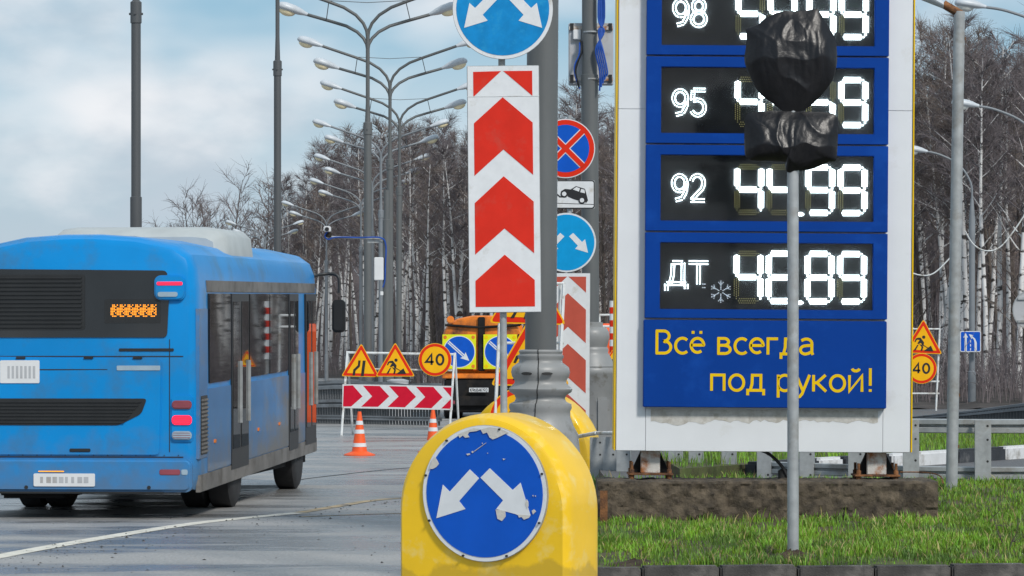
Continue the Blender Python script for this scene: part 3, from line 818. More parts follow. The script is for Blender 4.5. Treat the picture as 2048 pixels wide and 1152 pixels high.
# ------------------------------------------------------------------ first chevron marker and its blue disc, on a thin post
D = 22.4; s = D / F
root = thing('marker_post', 'thin galvanised post carrying the near chevron panel', 'post', (PX(1010, D), D + .06, 0), (0, R(-.35), 0))
MB().lathe([(.024, 0), (.024, PZ(-60, D))], 14).build('shaft', M['galv'], root, smooth=40)
for py in (180, 560): MB().box(-.06, .06, -.035, .03, PZ(py, D), PZ(py, D) + .04).build('clamp', M['galv'], root, bevel=.004)
root = thing('chevron_marker', 'tall panel of bright red chevrons on white, in front of the large pole', 'traffic sign', (PX(1010.5, D), D, PZ(625, D)), (0, R(-.55), 0), 'vertical chevron markers')
chevron_panel(root, 144.5 * s, 494 * s, M['red'], M['white_sign'])
b = MB(); b.box(-72 * s, 72 * s, -.0052, -.0046, 432 * s, 433 * s); b.build('film_joint', M['white_paint'], root)
root = sign_at('direction_sign', 'blue disc with two white arrows cut by the top edge, above the near chevrons', 1005.5, 18, D)
round_sign(root, 100.5 * s, M['blue_cyan'], M['white_sign'], bw=.075); arrows(root, 100.5 * s, 3, M['white_sign'])

# large pole with a cast ornamental base
D = 23.9; s = D / F
root = thing('ornate_pole', 'large grey pole with cracked ringed cast base behind the foreground bollard', 'pole', (PX(1078.5, D), D, 0), (0, R(.35), 0))
MB().lathe([(.116, 1.5), (.115, PZ(-350, D))], 28).build('shaft', M['pole_grey'], root, smooth=40)
prof = [(98, 0), (98, 0), (86, 980), (80, 905), (76, 868), (66, 850), (60, 833), (60, 822), (63, 816), (62, 808), (52, 803), (49, 797), (52, 790), (62, 784), (64, 778), (58, 772), (52, 766), (52, 760), (57, 753), (59, 744), (57, 735), (50, 729), (44, 725), (43, 719), (46, 715), (46, 711), (42, 708), (44, 703), (42, 700), (33, 699)]
P = [(88 * s, 0.), (88 * s, .25)] + [(r * s, PZ(y, D)) for r, y in prof[2:]]
P = [(P[0][0], 0.), (P[0][0], .3)] + [q for q in P[2:] if q[1] > .35]
MB().lathe(P, 40).build('cast_base', M['cast'], root, smooth=50)
b = MB(); pp = []
for r, z in P[2:]:
    a = R(-98 + 3 * math.sin(z * 9)); pp.append((r * 1.004 * math.cos(a), r * 1.004 * math.sin(a), z))
b.tube(pp, .004, 5).build('crack', M['dark'], root)
for a in (-118, -78):
    c = Vector((.218 * math.cos(R(a)), .218 * math.sin(R(a)), PZ(747, D)))
    q = Matrix.Rotation(R(a + 90), 3, 'Z')
    bb = MB(); bb.prism(circ(0, 0, .040, 16, .011), -.012, .01); bb.v = [tuple(q @ Vector(v) + c) for v in bb.v]
    bb.build('slot', M['dark'], root)

# pole with the cabinet and its signs
D = 45; s = D / F
root = thing('utility_pole', 'grey pole with urn-shaped base carrying a cabinet, left of the price board', 'pole', (PX(1182, D), D, 0), (0, R(-.2), 0))
MB().lathe([(.120, 1.9), (.118, PZ(150, D)), (.105, PZ(149, D)), (.10, PZ(-250, D))], 24).build('shaft', M['pole_grey'], root, smooth=40)
prof = [(50, None), (49, 752), (52, 748), (52, 738), (49, 735), (50, 733), (44, 722), (38, 710), (35, 706), (36, 700), (35, 697), (33, 694), (36, 684), (38, 674), (37, 664), (32, 656), (25, 654), (25, 645), (17, 644)]
P = [(.37, 0), (.36, .3)] + [(r * s, PZ(y, D)) for r, y in prof[1:]]
MB().lathe(P, 36).build('urn_base', M['cast'], root, smooth=50)
MB().box(.06, .25, -.375, -.2, .35, PZ(795, D)).build('access_door', M['cast'], root, bevel=.03)
root = thing('equipment_cabinet', 'grey cabinet strapped high to the pole, seen from its back', 'cabinet', (PX(1182.5, D), D + .13, PZ(168, D)))
MB().box(-45 * s, 45 * s, .0, .16, 0, 124 * s).build('housing', M['cab_grey'], root, bevel=.012)
for z in (8, 110):
    MB().box(-44 * s, 44 * s, -.03, -.002, z * s, (z + 7) * s).build('mounting_rail', M['rust_white'], root)
    for x in (-42, 35): MB().box(x * s, (x + 7) * s, -.034, -.003, (z - 4 if z < 50 else z - 1) * s, (z + 12 if z < 50 else z + 13) * s).build('corner_bracket', M['black'], root)
MB().box(-36 * s, -20 * s, -.07, -.004, 90 * s, 110 * s).build('junction_box', M['white_box'], root, bevel=.01)
for z in (8, 102): MB().lathe([(.126, z * s), (.126, (z + 3) * s)], 20).build('strap', M['galv'], root).location = (0, -.13, 0)
root = thing('cable_coil', 'looped blue cable hanging beside the cabinet', 'cable', (PX(1202, D), D - .18, PZ(188, D)))
for i in range(5):
    x = (i - 2) * .022
    MB().tube(curve_pts([(x * .3, 0, 1.9), (x, .01 * i, 1.05), (-x * .9, 0, .85), (x * 1.1 - .03, -.02, .6), (x * 1.2 + .03, 0, .3), (x + .02, .01, .03 + .05 * i)], 5), .012, 6).build('strand', M['blue_cable'], root, smooth=60)
root = thing('black_cable', 'dark cable drooping from the cabinet junction box', 'cable', (PX(1155, D), D - .02, PZ(175, D)))
MB().tube(curve_pts([(.05, 0, .64), (.06, -.02, .5), (0, -.03, .35), (-.03, -.03, .2), (.02, -.02, 0)], 6), .016, 6).build('strand', M['black'], root, smooth=60)
MB().tube(curve_pts([(.03, 0, .62), (.02, -.03, .45), (-.04, -.03, .3), (-.03, -.03, .15), (.03, -.02, -.02)], 6), .012, 6).build('strand', M['blue_cable'], root, smooth=60)

D = 40; s = D / F
root = thing('sign_post', 'grey post carrying the no-stopping sign and tow plate behind the large pole', 'post', (PX(1139, D), D + .05, 0))
MB().lathe([(.028, 0), (.028, PZ(230, D))], 12).build('shaft', M['galv'], root, smooth=40)
root = sign_at('no_stopping_sign', 'round no-stopping sign, red cross on blue with red ring', 1131, 297, D)
r = 59.5 * s
MB().prism(circ(0, 0, r, 48), 0, .012).build('plate', M['galv'], root)
layer('rim', M['white_sign'], root, 1, circ(0, 0, r * .995, 48)); layer('ring', M['red_border'], root, 2, circ(0, 0, r * .965, 48))
layer('field', M['blue_sign'], root, 3, circ(0, 0, r * .80, 48))
for i, a in enumerate((45, -45)):
    q = Matrix.Rotation(R(a), 2)
    layer('bar_rim', M['white_sign'], root, 3.6 + .2 * i, [tuple(q @ Vector(p)) for p in ((-r * .80, -r * .115), (r * .80, -r * .115), (r * .80, r * .115), (-r * .80, r * .115))])
    layer('bar', M['red_border'], root, 5 + .5 * i, [tuple(q @ Vector(p)) for p in ((-r * .83, -r * .085), (r * .83, -r * .085), (r * .83, r * .085), (-r * .83, r * .085))])
root = sign_at('tow_away_sign', 'white tow-away plate with black car pictogram below the no-stopping sign', 1131, 389, D)
w2, h2 = 59 * s, 28.5 * s
MB().prism(rrect(-w2, w2, -h2, h2, .02), 0, .012).build('plate', M['galv'], root)
layer('edge', M['black'], root, 1, rrect(-w2 * .99, w2 * .99, -h2 * .99, h2 * .99, .03)); layer('field', M['white_sign'], root, 2, rrect(-w2 * .955, w2 * .955, -h2 * .92, h2 * .92, .025))
q = lambda P: [((x - 1131 * 1.8 + 880 * 1.8) / 1.8 * s, (389 * 1.8 - y) / 1.8 * s) for x, y in P]
layer('car_body', M['black'], root, 3, q([(436, 688), (450, 680), (470, 682), (490, 670), (522, 680), (527, 698), (533, 722), (525, 732), (520, 718), (508, 712), (496, 722), (478, 716), (460, 708), (455, 698), (442, 698), (436, 702)]))
layer('car_window', M['white_sign'], root, 4, q([(478, 682), (491, 673), (504, 678), (500, 690)])); layer('car_window', M['white_sign'], root, 4, q([(508, 680), (520, 683), (522, 696), (505, 692)]))
for cx, cy in ((447, 698), (511, 721)):
    layer('car_wheel', M['black'], root, 5, q(circ(cx, cy, 13, 18))); layer('wheel_hub', M['white_sign'], root, 6, q(circ(cx, cy, 8, 14)))
layer('tow_hook', M['black'], root, 3, q([(408, 683), (432, 706), (455, 706), (455, 711), (430, 711), (408, 690)])); layer('ground_line', M['black'], root, 3, q([(404, 730), (556, 735), (556, 737), (404, 732)]))
root = sign_at('direction_sign', 'light blue arrow disc below the tow-away plate', 1133, 485, D)
round_sign(root, 59.5 * s, M['blue_cyan_light'], M['white_sign'], bw=.06); arrows(root, 59.5 * s, 3, M['white_sign'], .92)
root = thing('chevron_marker', 'faded chevron panel below the light blue disc, behind the ornate base', 'traffic sign', (PX(1135, D), D, PZ(862, D)), (0, R(.3), 0), 'vertical chevron markers')
chevron_panel(root, 88 * s, 316 * s, M['red_faded'], M['white_sign'])

# ------------------------------------------------------------------ fuel price board
D = 28.5; s = D / F
TB = thing('fuel_price_board', 'tall white price board with blue panels, lit white prices and yellow slogan', 'price board', (PX(1525, D), D, 0), (0, R(.40), 0))
lx = lambda x: (x - 1525) * s
lz = lambda y: PZ(y, D)
top = 6.9
# white casing: sections with real joints
b = MB()
for x0, x1 in ((1229, 1821),):
    b.box(lx(x0), lx(x1), .05, .50, lz(904), top)
b.build('casing', M['board_white'], TB, bevel=.006)
for i, (x0, x1) in enumerate(((1231, 1289.3), (1290, 1764.3), (1765, 1819))):
    z1s = [(lz(903), lz(219.5)), (lz(218.8), top - .02)] if i != 1 else [(lz(903.4), lz(819)), (lz(818.4), top - .03)]
    for z0, z1 in z1s:
        MB().box(lx(x0), lx(x1), .03 - (.0 if i != 1 else .0015), .07, z0, z1).build('cladding_panel', M['board_white'], TB, bevel=.002)
for x0, x1 in ((1226.5, 1229), (1821, 1823.7)):
    MB().box(lx(x0), lx(x1), .028, .5, lz(903), top).build('edge_trim', M['board_yellow'], TB, bevel=.002)
# ragged band below the slogan panel: its soft shade painted in, with dirt
b = MB()
up = [(1300 + 455 * i / 60, 820) for i in range(61)]
dn = [(x, 838 + 22 * abs(noise.noise(Vector((x * .021, 3, 0)))) + 10 * abs(noise.noise(Vector((x * .13, 1, 0)))) + 8 * math.exp(-((x - 1345) / 60) ** 2)) for x, _ in up]
n0 = 0
b.loft([[(lx(p[0]), .0265, lz(p[1])), (lx(q[0]), .0265, lz(q[1])), (lx(q[0]), .0295, lz(q[1])), (lx(p[0]), .0295, lz(p[1]))] for p, q in zip(up, dn)])
M['shade_dirt'] = mat('shade_and_dirt_film', (.53, .52, .49), .8, 0, .15, 14, .2, 70, (.40, .38, .34), .45, 11)
b.build('shade_dirt_band', M['shade_dirt'], TB)

SEG = {'0': 'abcdef', '1': 'bc', '2': 'abged', '3': 'abgcd', '4': 'fgbc', '5': 'afgcd', '6': 'afgedc', '7': 'abc', '8': 'abcdefg', '9': 'abcdfg'}
def seg_lines(x0, x1, yt, yb):
    ym = (yt + yb) / 2; c = 4.5
    return {'a': ((x0 + c, yt), (x1 - c, yt)), 'd': ((x0 + c, yb), (x1 - c, yb)), 'g': ((x0 + c, ym), (x1 - c, ym)),
            'f': ((x0, yt + c), (x0, ym - 3)), 'b': ((x1, yt + c), (x1, ym - 3)), 'e': ((x0, ym + 3), (x0, yb - c)), 'c': ((x1, ym + 3), (x1, yb - c))}
def dot(b, x, y, r, y0, h):
    """a domed hexagonal LED"""
    n = len(b.v); cx, cz = lx(x), lz(y)
    for k in range(6): b.v.append((cx + r * math.cos(k * 1.0472), y0, cz + r * math.sin(k * 1.0472)))
    for k in range(6): b.v.append((cx + .6 * r * math.cos(k * 1.0472), y0 - h, cz + .6 * r * math.sin(k * 1.0472)))
    b.f += [(n + k, n + (k + 1) % 6, n + 6 + (k + 1) % 6, n + 6 + k) for k in range(6)] + [tuple(n + 6 + k for k in range(6))]
def seg_dots(b, a, c, y0, r, rows=(-4.3, 0, 4.3), step=4.3):
    a, c = Vector(a), Vector(c); L = (c - a).length; d = (c - a) / L; nn = Vector((-d.y, d.x)); n = max(2, round(L / step))
    for ri, o in enumerate(rows):
        k = n if ri % 2 else n - 1
        for i in range(k + 1):
            p = a + d * (L * (i + (0 if ri % 2 else .5)) / n) + nn * o if i <= k else None
            if not (ri % 2) and i == k: continue
            dot(b, p.x, p.y, r, y0, .012)
ROWS = [(-60, 112, -40, 92.5, '98', '54.99', 0, 53, -24, 80),
        (115, 288.5, 136, 268, '95', '49.59', 181, 232, 152, 256),
        (291.5, 463.5, 311.5, 443, '92', '44.99', 351, 403, 327, 432),
        (466.5, 637.5, 486.5, 619.5, 'ДТ', '48.89', 521, 584, 500, 609)]
LEDG = {'9': [arc(.31, .68, .27, .30, 0, 360, 24), [(.58, .66), (.56, .35), (.42, .10), (.12, .02)]],
        '8': [arc(.31, .75, .23, .24, 0, 360, 22), arc(.31, .26, .28, .26, 0, 360, 22)],
        '5': [[(.58, 1), (.10, 1), (.08, .58), (.3, .62)] + arc(.30, .31, .28, .30, 80, -150, 16)],
        '2': [arc(.30, .70, .26, .29, 160, -10, 14) + [(.50, .48), (.05, .02), (.60, .02)]],
        'Д': [[(.0, -.1), (.0, .15), (.72, .15), (.72, -.1)], [(.14, .15), (.22, .5), (.24, 1), (.60, 1), (.60, .15)]],
        'Т': [[(.0, 1), (.66, 1)], [(.33, .95), (.33, .12)]]}
def dots_along(b, pts, step, off, r, y0):
    P = [Vector(p) for p in pts]; acc = 0.; nxt = 0.
    for i in range(len(P) - 1):
        d = P[i + 1] - P[i]; L = d.length
        if L < 1e-6: continue
        d /= L; nn = Vector((-d.y, d.x))
        while nxt <= acc + L:
            q = P[i] + d * (nxt - acc) + nn * off; dot(b, q.x, q.y, r, y0, .010); nxt += step
        acc += L
# an upper header panel beyond the frame
MB().box(lx(1286), lx(1769), -.06, .027, lz(-64), top - .25).build('header_panel', M['board_blue'], TB, bevel=.006)
for (y0, y1, s0, s1, lab, price, l0, l1, d0, d1) in ROWS:
    pn = MB()
    rim = [(lx(1285.5), lz(y1)), (lx(1769.5), lz(y1)), (lx(1769.5), lz(y0)), (lx(1285.5), lz(y0))]
    inn = [(lx(1315.5), lz(s1)), (lx(1741), lz(s1)), (lx(1741), lz(s0)), (lx(1315.5), lz(s0))]
    pn.frame(rim, inn, -.06, .027)
    panel = pn.build('price_panel', M['board_blue'], TB, bevel=.004)
    MB().box(lx(1315) - .006, lx(1741) + .006, -.004, .02, lz(s1) - .006, lz(s0) + .006).build('display_board', M['screen'], panel)
    MB().box(lx(1315) - .004, lx(1741) + .004, -.024, -.0215, lz(s1) - .004, lz(s0) + .004).build('halo_pane', M['dusty_halo_pane'], panel)  # pane added so its film spreads a glow round the LEDs
    yl = -.0042
    on, off = MB(), MB()
    xs = [1469, 1533.5, 1611, 1676]; di = 0
    for ch in price:
        if ch == '.':
            for q in ((0, 0), (4, 0), (0, 4), (4, 4), (-3, 2), (7, 2)): dot(on, 1594.5 + q[0], d1 - 6 + q[1], .0095, yl, .012)
            continue
        sl = seg_lines(xs[di], xs[di] + 48, d0 + 7, d1 - 7); di += 1
        lit_b, off_b = MB(), MB()
        for k, (a, c) in sl.items():
            if k in SEG[ch]: seg_dots(lit_b, a, c, yl, .0090, (-4.2, 0, 4.2), 4.4)
            else:
                ob_ = MB(); seg_dots(ob_, a, c, yl, .0048); tag(ob_.build('unlit_segment', M['led_off'], panel, fix=False), kind='stuff')
        lit_b.build('price_digit', M['led_on'], panel, fix=False)
    on.build('decimal_point', M['led_on'], panel, fix=False)
    lb = MB(); w = 31 if lab != 'ДТ' else 44
    for i, ch in enumerate(lab):
        x0 = (1339 if lab != 'ДТ' else 1329) + i * (w + (5 if lab != 'ДТ' else 2)); h = (l1 - l0) if lab != 'ДТ' else 50
        for st in LEDG[ch]:
            pts = [(x0 + p[0] / .64 * w * (1 if lab != 'ДТ' else .80), (l1 if lab != 'ДТ' else 576) - p[1] * h) for p in st]
            for o in (-3.0, 3.0): dots_along(lb, pts, 3.6, o, .0063, yl)
    lb.build('grade_label', M['led_on'], panel, fix=False)
    if lab == 'ДТ':
        sf = MB()
        for k in range(6):
            a = R(60 * k + 30); u = Vector((math.cos(a), math.sin(a)))
            dots_along(sf, [Vector((1438, 584)) + u * 5, Vector((1438, 584)) + u * 23], 3.2, 0, .0045, yl)
            for sg_ in (-1, 1):
                e = Vector((math.cos(a + sg_ * .8), math.sin(a + sg_ * .8)))
                dots_along(sf, [Vector((1438, 584)) + u * 14, Vector((1438, 584)) + u * 14 + e * 7], 3.2, 0, .004, yl)
        sf.build('snowflake', M['led_dim'], panel, fix=False)
        cd = MB()
        for q in ((1402, 569), (1402, 576), (1406, 569), (1406, 576)): dot(cd, q[0], q[1], .005, yl, .01)
        cd.build('small_dots', M['led_dim'], panel, fix=False)
sp = MB().box(lx(1283.5), lx(1769), -.06, .027, lz(815.5), lz(641)).build('slogan_panel', M['board_blue'], TB, bevel=.006)
for tx, x0, x1, yb, h in (('Всё всегда', 1307, 1624, 709, 47), ('под рукой!', 1416.5, 1744, 782, 47)):
    for o in text('letter', tx, M['board_yellow'], sp, lx(x0), lz(yb), h * s, .122, width=(x1 - x0) * s, k=0): o.location = (0, -.0615, 0)
# rusty feet
for px in (1301, 1756):
    ft = MB().box(lx(px) - .085, lx(px) + .085, .14, .34, lz(949), lz(902)).build('support_column', M['rust_white'], TB, bevel=.006)
    MB().box(lx(px) - .20, lx(px) + .20, .06, .42, lz(952.5), lz(948.6)).build('base_plate', M['rust'], ft, bevel=.003)
    for sg_ in (-1, 1):
        MB().prism([(lx(px) + sg_ * .086, lz(948)), (lx(px) + sg_ * .17, lz(948)), (lx(px) + sg_ * .086, lz(906))], .2, .28).build('gusset', M['truck_dark'], ft)
        for yy in (.10, .37):
            MB().lathe([(.022, lz(960)), (.022, lz(941)), (.013, lz(940)), (.013, lz(926))], 8, (lx(px) + sg_ * .165, yy)).build('anchor_bolt', M['rust'], ft)
root = thing('power_cable', 'black cable dropping from the price board to the beam', 'cable', (PX(1572, D), D + .25, PZ(950, D)))
MB().tube(curve_pts([(-.20, 0, .21), (-.12, -.02, .17), (-.02, -.05, .07), (.03, -.05, -.03)], 6), .014, 8).build('strand', M['black'], root, smooth=60)
MB().lathe([(.05, -.05), (.05, .03), (.02, .05)], 12).build('cable_gland', M['dark'], root, smooth=40)

# concrete beam under the board
root = thing('concrete_beam', 'rough dirty concrete foundation beam under the price board', 'concrete beam', (0, 0, 0))
x0, x1, y0, y1, z0, z1 = PX(1196, 28.2), PX(1876, 28.2), 28.2, 28.98, .05, PZ(962, 28.2)
b = MB(); N, K = 150, 26
def bump3(p):
    q = Vector(p)
    d = .020 * noise.noise(q * 5) + .018 * noise.noise(q * 14) + .014 * noise.noise(q * 34)
    c = max(0, noise.noise(q * 7 + Vector((4, 0, 0))) - .25) * .06
    return d - c
rings = []
for i in range(N + 1):
    x = x0 + (x1 - x0) * i / N; ring = []
    for j in range(K):
        ring.append((x, y0, z0 + (z1 - z0) * j / (K - 1)))
    ring[-1] = (x, y0 + .012, z1 - .006)
    for j in range(1, 9): ring.append((x, y0 + (y1 - y0) * j / 8, z1))
    ring.append((x, y1, z0))
    out = []
    for p in ring:
        d = bump3(p)
        if p[1] < y0 + .02: out.append((p[0] + (.3 * d if 0 < i < N else 0), p[1] - d, p[2] + (d * .5 if p[2] > z1 - .02 else 0)))
        elif p[2] >= z1: out.append((p[0], p[1], p[2] + d * .6))
        else: out.append(p)
    rings.append(out)
b.loft(rings).build('beam', M['concrete'], root, smooth=25)
root = thing('steel_offcut', 'rusty steel plate leaning at the left end of the beam', 'steel plate', (PX(1207, 28.1), 28.1, .2))
MB().box(-.03, .035, -.012, .0, -.05, .34).build('plate', M['rust'], root)
root = thing('rusty_wire', 'thin rusty wire bent over the right end of the beam', 'wire', (PX(1800, 28.4), 28.4, .63))
MB().tube(curve_pts([(0, 0, .06), (.15, 0, .06), (.26, -.1, .055), (.33, -.17, .03), (.345, -.25, -.03)], 6), .006, 5).build('strand', M['rust'], root)

# covered sign on its post
D = 25; s = D / F
root = thing('sign_post', 'slim galvanised post standing in the grass before the price board', 'post', (PX(1587, D), D + .04, .1), (0, R(-.02), 0))
MB().lathe([(.044, -.2), (.044, PZ(110, D) - .1)], 20).build('shaft', M['galv'], root, smooth=40)
def bag(name, label, outline, cen, seed, knot, peak):
    P = [((x / 3.2 + 1440 - 1587) * s, PZ(y / 3.2, D)) for x, y in outline]
    cx, cz = (cen[0] / 3.2 + 1440 - 1587) * s, PZ(cen[1] / 3.2, D)
    kx, kz = (knot[0] / 3.2 + 1440 - 1587) * s, PZ(knot[1] / 3.2, D)
    # resample the outline
    M_ = 200; pts = []; tot = sum((Vector(P[i]) - Vector(P[i - 1])).length for i in range(len(P))); acc = 0; i = 0
    Q = curve_pts([P[-1]] + P + [P[0]], 6)[6:-1]; n = len(Q)
    for k in range(M_): pts.append(Q[int(k * n / M_)])
    root = thing(name, label, 'plastic bag', (PX(1587, D), D, 0))
    def fold(x, z, sd):
        v = Vector((x - kx, z - kz)); a = math.atan2(v.x, v.y); r = v.length
        f = abs(noise.noise(Vector((a * 4.2 + .6 * noise.noise(Vector((x * 5, z * 5, sd))), r * .8, sd)))) ** .8
        g = abs(noise.noise(Vector((x * 5.5 + z * 2.5, z * 6.5, sd + 3)))) ** .8
        h_ = abs(noise.noise(Vector((x * 17, z * 9 - x * 6, sd + 7))))
        big = noise.noise(Vector((x * 3.2, z * 3.2, sd + 11)))
        ridge = max(0, 1 - 3.2 * abs(noise.noise(Vector((x * 3.4 + z * 1.6, z * 2.6 - x, sd + 15))))) ** 2
        cr = abs(noise.noise(Vector((x * 13 + 2 * big, z * 3.5, sd + 5)))) ; return .004 * f + .012 * cr + .005 * h_ + .012 * big + .016 * ridge
    NR = 44; b = MB(); zlo, zhi = min(p[1] for p in pts) - .01, max(p[1] for p in pts) + .01
    rings = []
    for side in (-1, 1):
        rr = []
        for k in range(1, NR + 1):
            t = k / NR
            ring = []
            for (x, z) in pts:
                qx, qz = cx + (x - cx) * t, cz + (z - cz) * t
                v_ = min(1, max(0, (qz - zlo) / (zhi - zlo))); pk = peak + .10 * noise.noise(Vector((qx * 7, seed, 0)))
                th = .115 * ((max(v_, .001) / pk) ** .55 if v_ < pk else ((1 - v_) / (1 - pk)) ** .75) * (1 - t ** 5)
                y = side * (th + fold(qx, qz, seed + (0 if side < 0 else 20)) * (1 - t ** 6) * .9)
                ring.append((qx, y, qz))
            rr.append(ring)
        rings += rr[:-1] if side > 0 else rr
        if side < 0: first = rr
        else: second = rr
    seq = first + second[:-1][::-1]
    b.loft(seq)
    b.build('wrapping', M['bag'], root, smooth=70)
    return root
bag('wrapped_round_sign', 'black plastic bag wrapped round a disc sign on the post', [(165, 190), (200, 172), (245, 155), (280, 122), (320, 100), (360, 84), (400, 72), (435, 70), (470, 74), (500, 68), (540, 68), (590, 60), (625, 54), (640, 80), (668, 128), (700, 180), (728, 225), (742, 265), (750, 360), (746, 420), (735, 470), (716, 520), (690, 560), (655, 604), (620, 640), (590, 668), (560, 692), (520, 712), (460, 716), (400, 710), (360, 680), (320, 650), (275, 618), (240, 580), (212, 535), (190, 490), (172, 445), (158, 400), (156, 360), (164, 310), (170, 250)], (455, 390), 2., (455, 760), .50)
bag('wrapped_plate_sign', 'black plastic bag wrapped round a rectangular plate below the bagged disc', [(160, 760), (175, 733), (205, 720), (265, 712), (330, 708), (430, 712), (530, 714), (620, 716), (700, 722), (735, 732), (750, 752), (756, 800), (754, 900), (750, 970), (745, 1020), (725, 1034), (690, 1040), (640, 1062), (590, 1082), (540, 1092), (490, 1092), (455, 1104), (430, 1100), (418, 1075), (420, 1042), (380, 1034), (330, 1030), (260, 1030), (200, 1026), (172, 1012), (158, 980), (155, 880), (157, 800)], (455, 890), 5., (425, 1080), .42)
root = thing('dead_shrub', 'small leafless dead shrub in the grass at the right', 'shrub', (PX(2012, 25.6), 25.6, .17))
def twiggy(root, n, h, m, rr=.006):
    b = MB()
    def go(p, d, L, r, lev):
        pts = [p]; q = Vector(p); dd = Vector(d)
        for k in range(4):
            dd = (dd + Vector((rnd.uniform(-.35, .35), rnd.uniform(-.35, .35), rnd.uniform(-.1, .25)))).normalized(); q = q + dd * L / 4; pts.append(tuple(q))
        b.tube(pts, [r, r * .85, r * .7, r * .5, r * .25], 5)
        if lev:
            for k in range(4): go(pts[rnd.randint(1, 4)], (rnd.uniform(-1, 1), rnd.uniform(-1, 1), rnd.uniform(-.1, .9)), L * rnd.uniform(.35, .6), r * .55, lev - 1)
    for k in range(n): go((rnd.uniform(-.03, .03), 0, 0), (rnd.uniform(-.4, .4), rnd.uniform(-.3, .3), 1), h * rnd.uniform(.7, 1), rr, 2)
    b.build('twigs', m, root)
twiggy(root, 2, .32, M['bark'])
for px, D_, hh, lb in ((1350, 25.1, .16, 'short dry stalk in the grass left of the grey post'), (1270, 24.7, .14, 'dry stalk in the grass beside the soil at the bollard'), (1530, 25.0, .12, 'bent dry twig just left of the grey post foot')):
    root = thing('dry_stalk', lb, 'stalk', (PX(px, D_), D_, verge_z(PX(px, D_), D_))); twiggy(root, 2, hh, M['bark'], .004)

# ------------------------------------------------------------------ guardrail with C-section posts
root = thing('guardrail', 'galvanised double guardrail with broad posts running behind the price board', 'guardrail', (0, 0, 0))
gp = [(2170, 33.0), (1966, 33.0), (1822, 33.3), (1712, 33.8), (1613, 34.3), (1528, 34.8), (1457, 35.3), (1391, 35.8), (1350, 36.2), (1246, 36.8), (1219, 37.1), (1193, 37.4)]
GP = [Vector((PX(x, d), d)) for x, d in gp]
def rail_profile(z0, z1):
    h = z1 - z0
    return [(0, z0), (.05, z0 + .06 * h), (.05, z0 + .36 * h), (0, z0 + .46 * h), (0, z0 + .54 * h), (.05, z0 + .64 * h), (.05, z0 + .94 * h), (0, z1), (-.01, z1 - .01), (.035, z0 + .90 * h), (.035, z0 + .68 * h), (-.012, z0 + .56 * h), (-.012, z0 + .44 * h), (.035, z0 + .32 * h), (.035, z0 + .10 * h), (-.01, z0 + .01)]
for i, p in enumerate(GP):
    zt = PZ(840, 33) if i < 3 else PZ(868 + i * .6, p.y)
    zb = .2
    b = MB(); W = .165 if i < 4 else .155
    b.box(-W / 2, W / 2, -.005, .005, zb - p.y * 0, zt); b.box(-W / 2, -W / 2 + .006, .0052, .09, zb, zt); b.box(W / 2 - .006, W / 2, .0052, .09, zb, zt)
    o = b.build('rail_post', M['galv'], root, bevel=.003); o.location = (p.x, p.y, 0); o.rotation_euler = (0, 0, R(-6) if i < 3 else R(-12))
    for zz in (zt - .06, zt - .2, zt - .42):
        h_ = MB().prism(circ(W * .28, zz, .012, 10), -.0075, -.002).build('bolt_hole', M['dark'], o)
for (za, zb) in ((.915, 1.062), (.445, .575)):
    pr = rail_profile(za, zb)
    rings = []
    path = GP[:4] if za > .8 else GP[:6]
    for p in path: rings.append([(p.x, p.y + .14 - q[0], q[1]) for q in pr])
    MB().loft(rings).build('rail_beam', M['galv'], root, smooth=30)
for (xa, xb) in ((1850, 1853), (1990, 1992)):
    pass
rings = []
for p in GP[8:]: rings.append([(p.x, p.y - .02 + .05 * math.cos(a), PZ(864 + (p.x < 1.3) * 2, p.y) + .022 * math.sin(a)) for a in [j * .785 for j in range(8)]])
MB().loft(rings).build('top_rail', M['white_paint'], root, smooth=50)
pa, pb = GP[-1], Vector((PX(1120, 38.5), 38.5))
MB().tube([(pa.x, pa.y - .02, PZ(866, pa.y)), (pb.x, pb.y, PZ(880, pb.y))], .024, 8).build('top_rail', M['white_paint'], root, smooth=50)

# far parapets
def parapet(name, label, pts, tops, base, mp, rails):
    root = thing(name, label, 'parapet', (0, 0, 0))
    b = MB(); n = len(pts)
    P = [Vector(p) for p in pts]
    for i in range(n - 1):
        L = (P[i + 1] - P[i]).length; k = int(L / .085)
        for j in range(k):
            t = j / k; q = P[i].lerp(P[i + 1], t); zt = tops[i] * (1 - t) + tops[i + 1] * t
            b.box(q.x - .030, q.x + .030, q.y - .02, q.y + .02, base, zt - .05)
    tag(b.build('pickets', M['picket'], root, fix=False), kind='stuff')
    for f0, f1, th in rails:
        rings = []
        for p, zt in zip(P, tops):
            a, c = base + (zt - base) * f0, base + (zt - base) * f1
            rings.append([(p.x, p.y - th, a), (p.x, p.y - th, a + (c - a) * .35), (p.x, p.y - th * .5, a + (c - a) * .5), (p.x, p.y - th, a + (c - a) * .65), (p.x, p.y - th, c), (p.x, p.y + th * .4, c), (p.x, p.y + th * .4, a)])
        MB().loft(rings).build('rail', mp, root, smooth=30)
    return root
lp = []; tp = []
for i in range(15):
    x = 380 + i * 36; d = 83 - 3 * max(0, (i - 6) / 8); lp.append((PX(x, d), d)); tp.append(PZ(762 + (6 if i > 11 else 0) + 2 * math.sin(i * 1.3), d))
parapet('bridge_parapet', 'grey parapet of dark bars and steel rails behind the road works barrier', lp, tp, 0, M['fence'], ((.80, 1.0, .10), (.38, .56, .12), (.10, .2, .06)))
lp = [(PX(x, d), d) for x, d in ((1700, 64), (1825, 62), (1930, 60.5), (2048, 59), (2200, 57))]
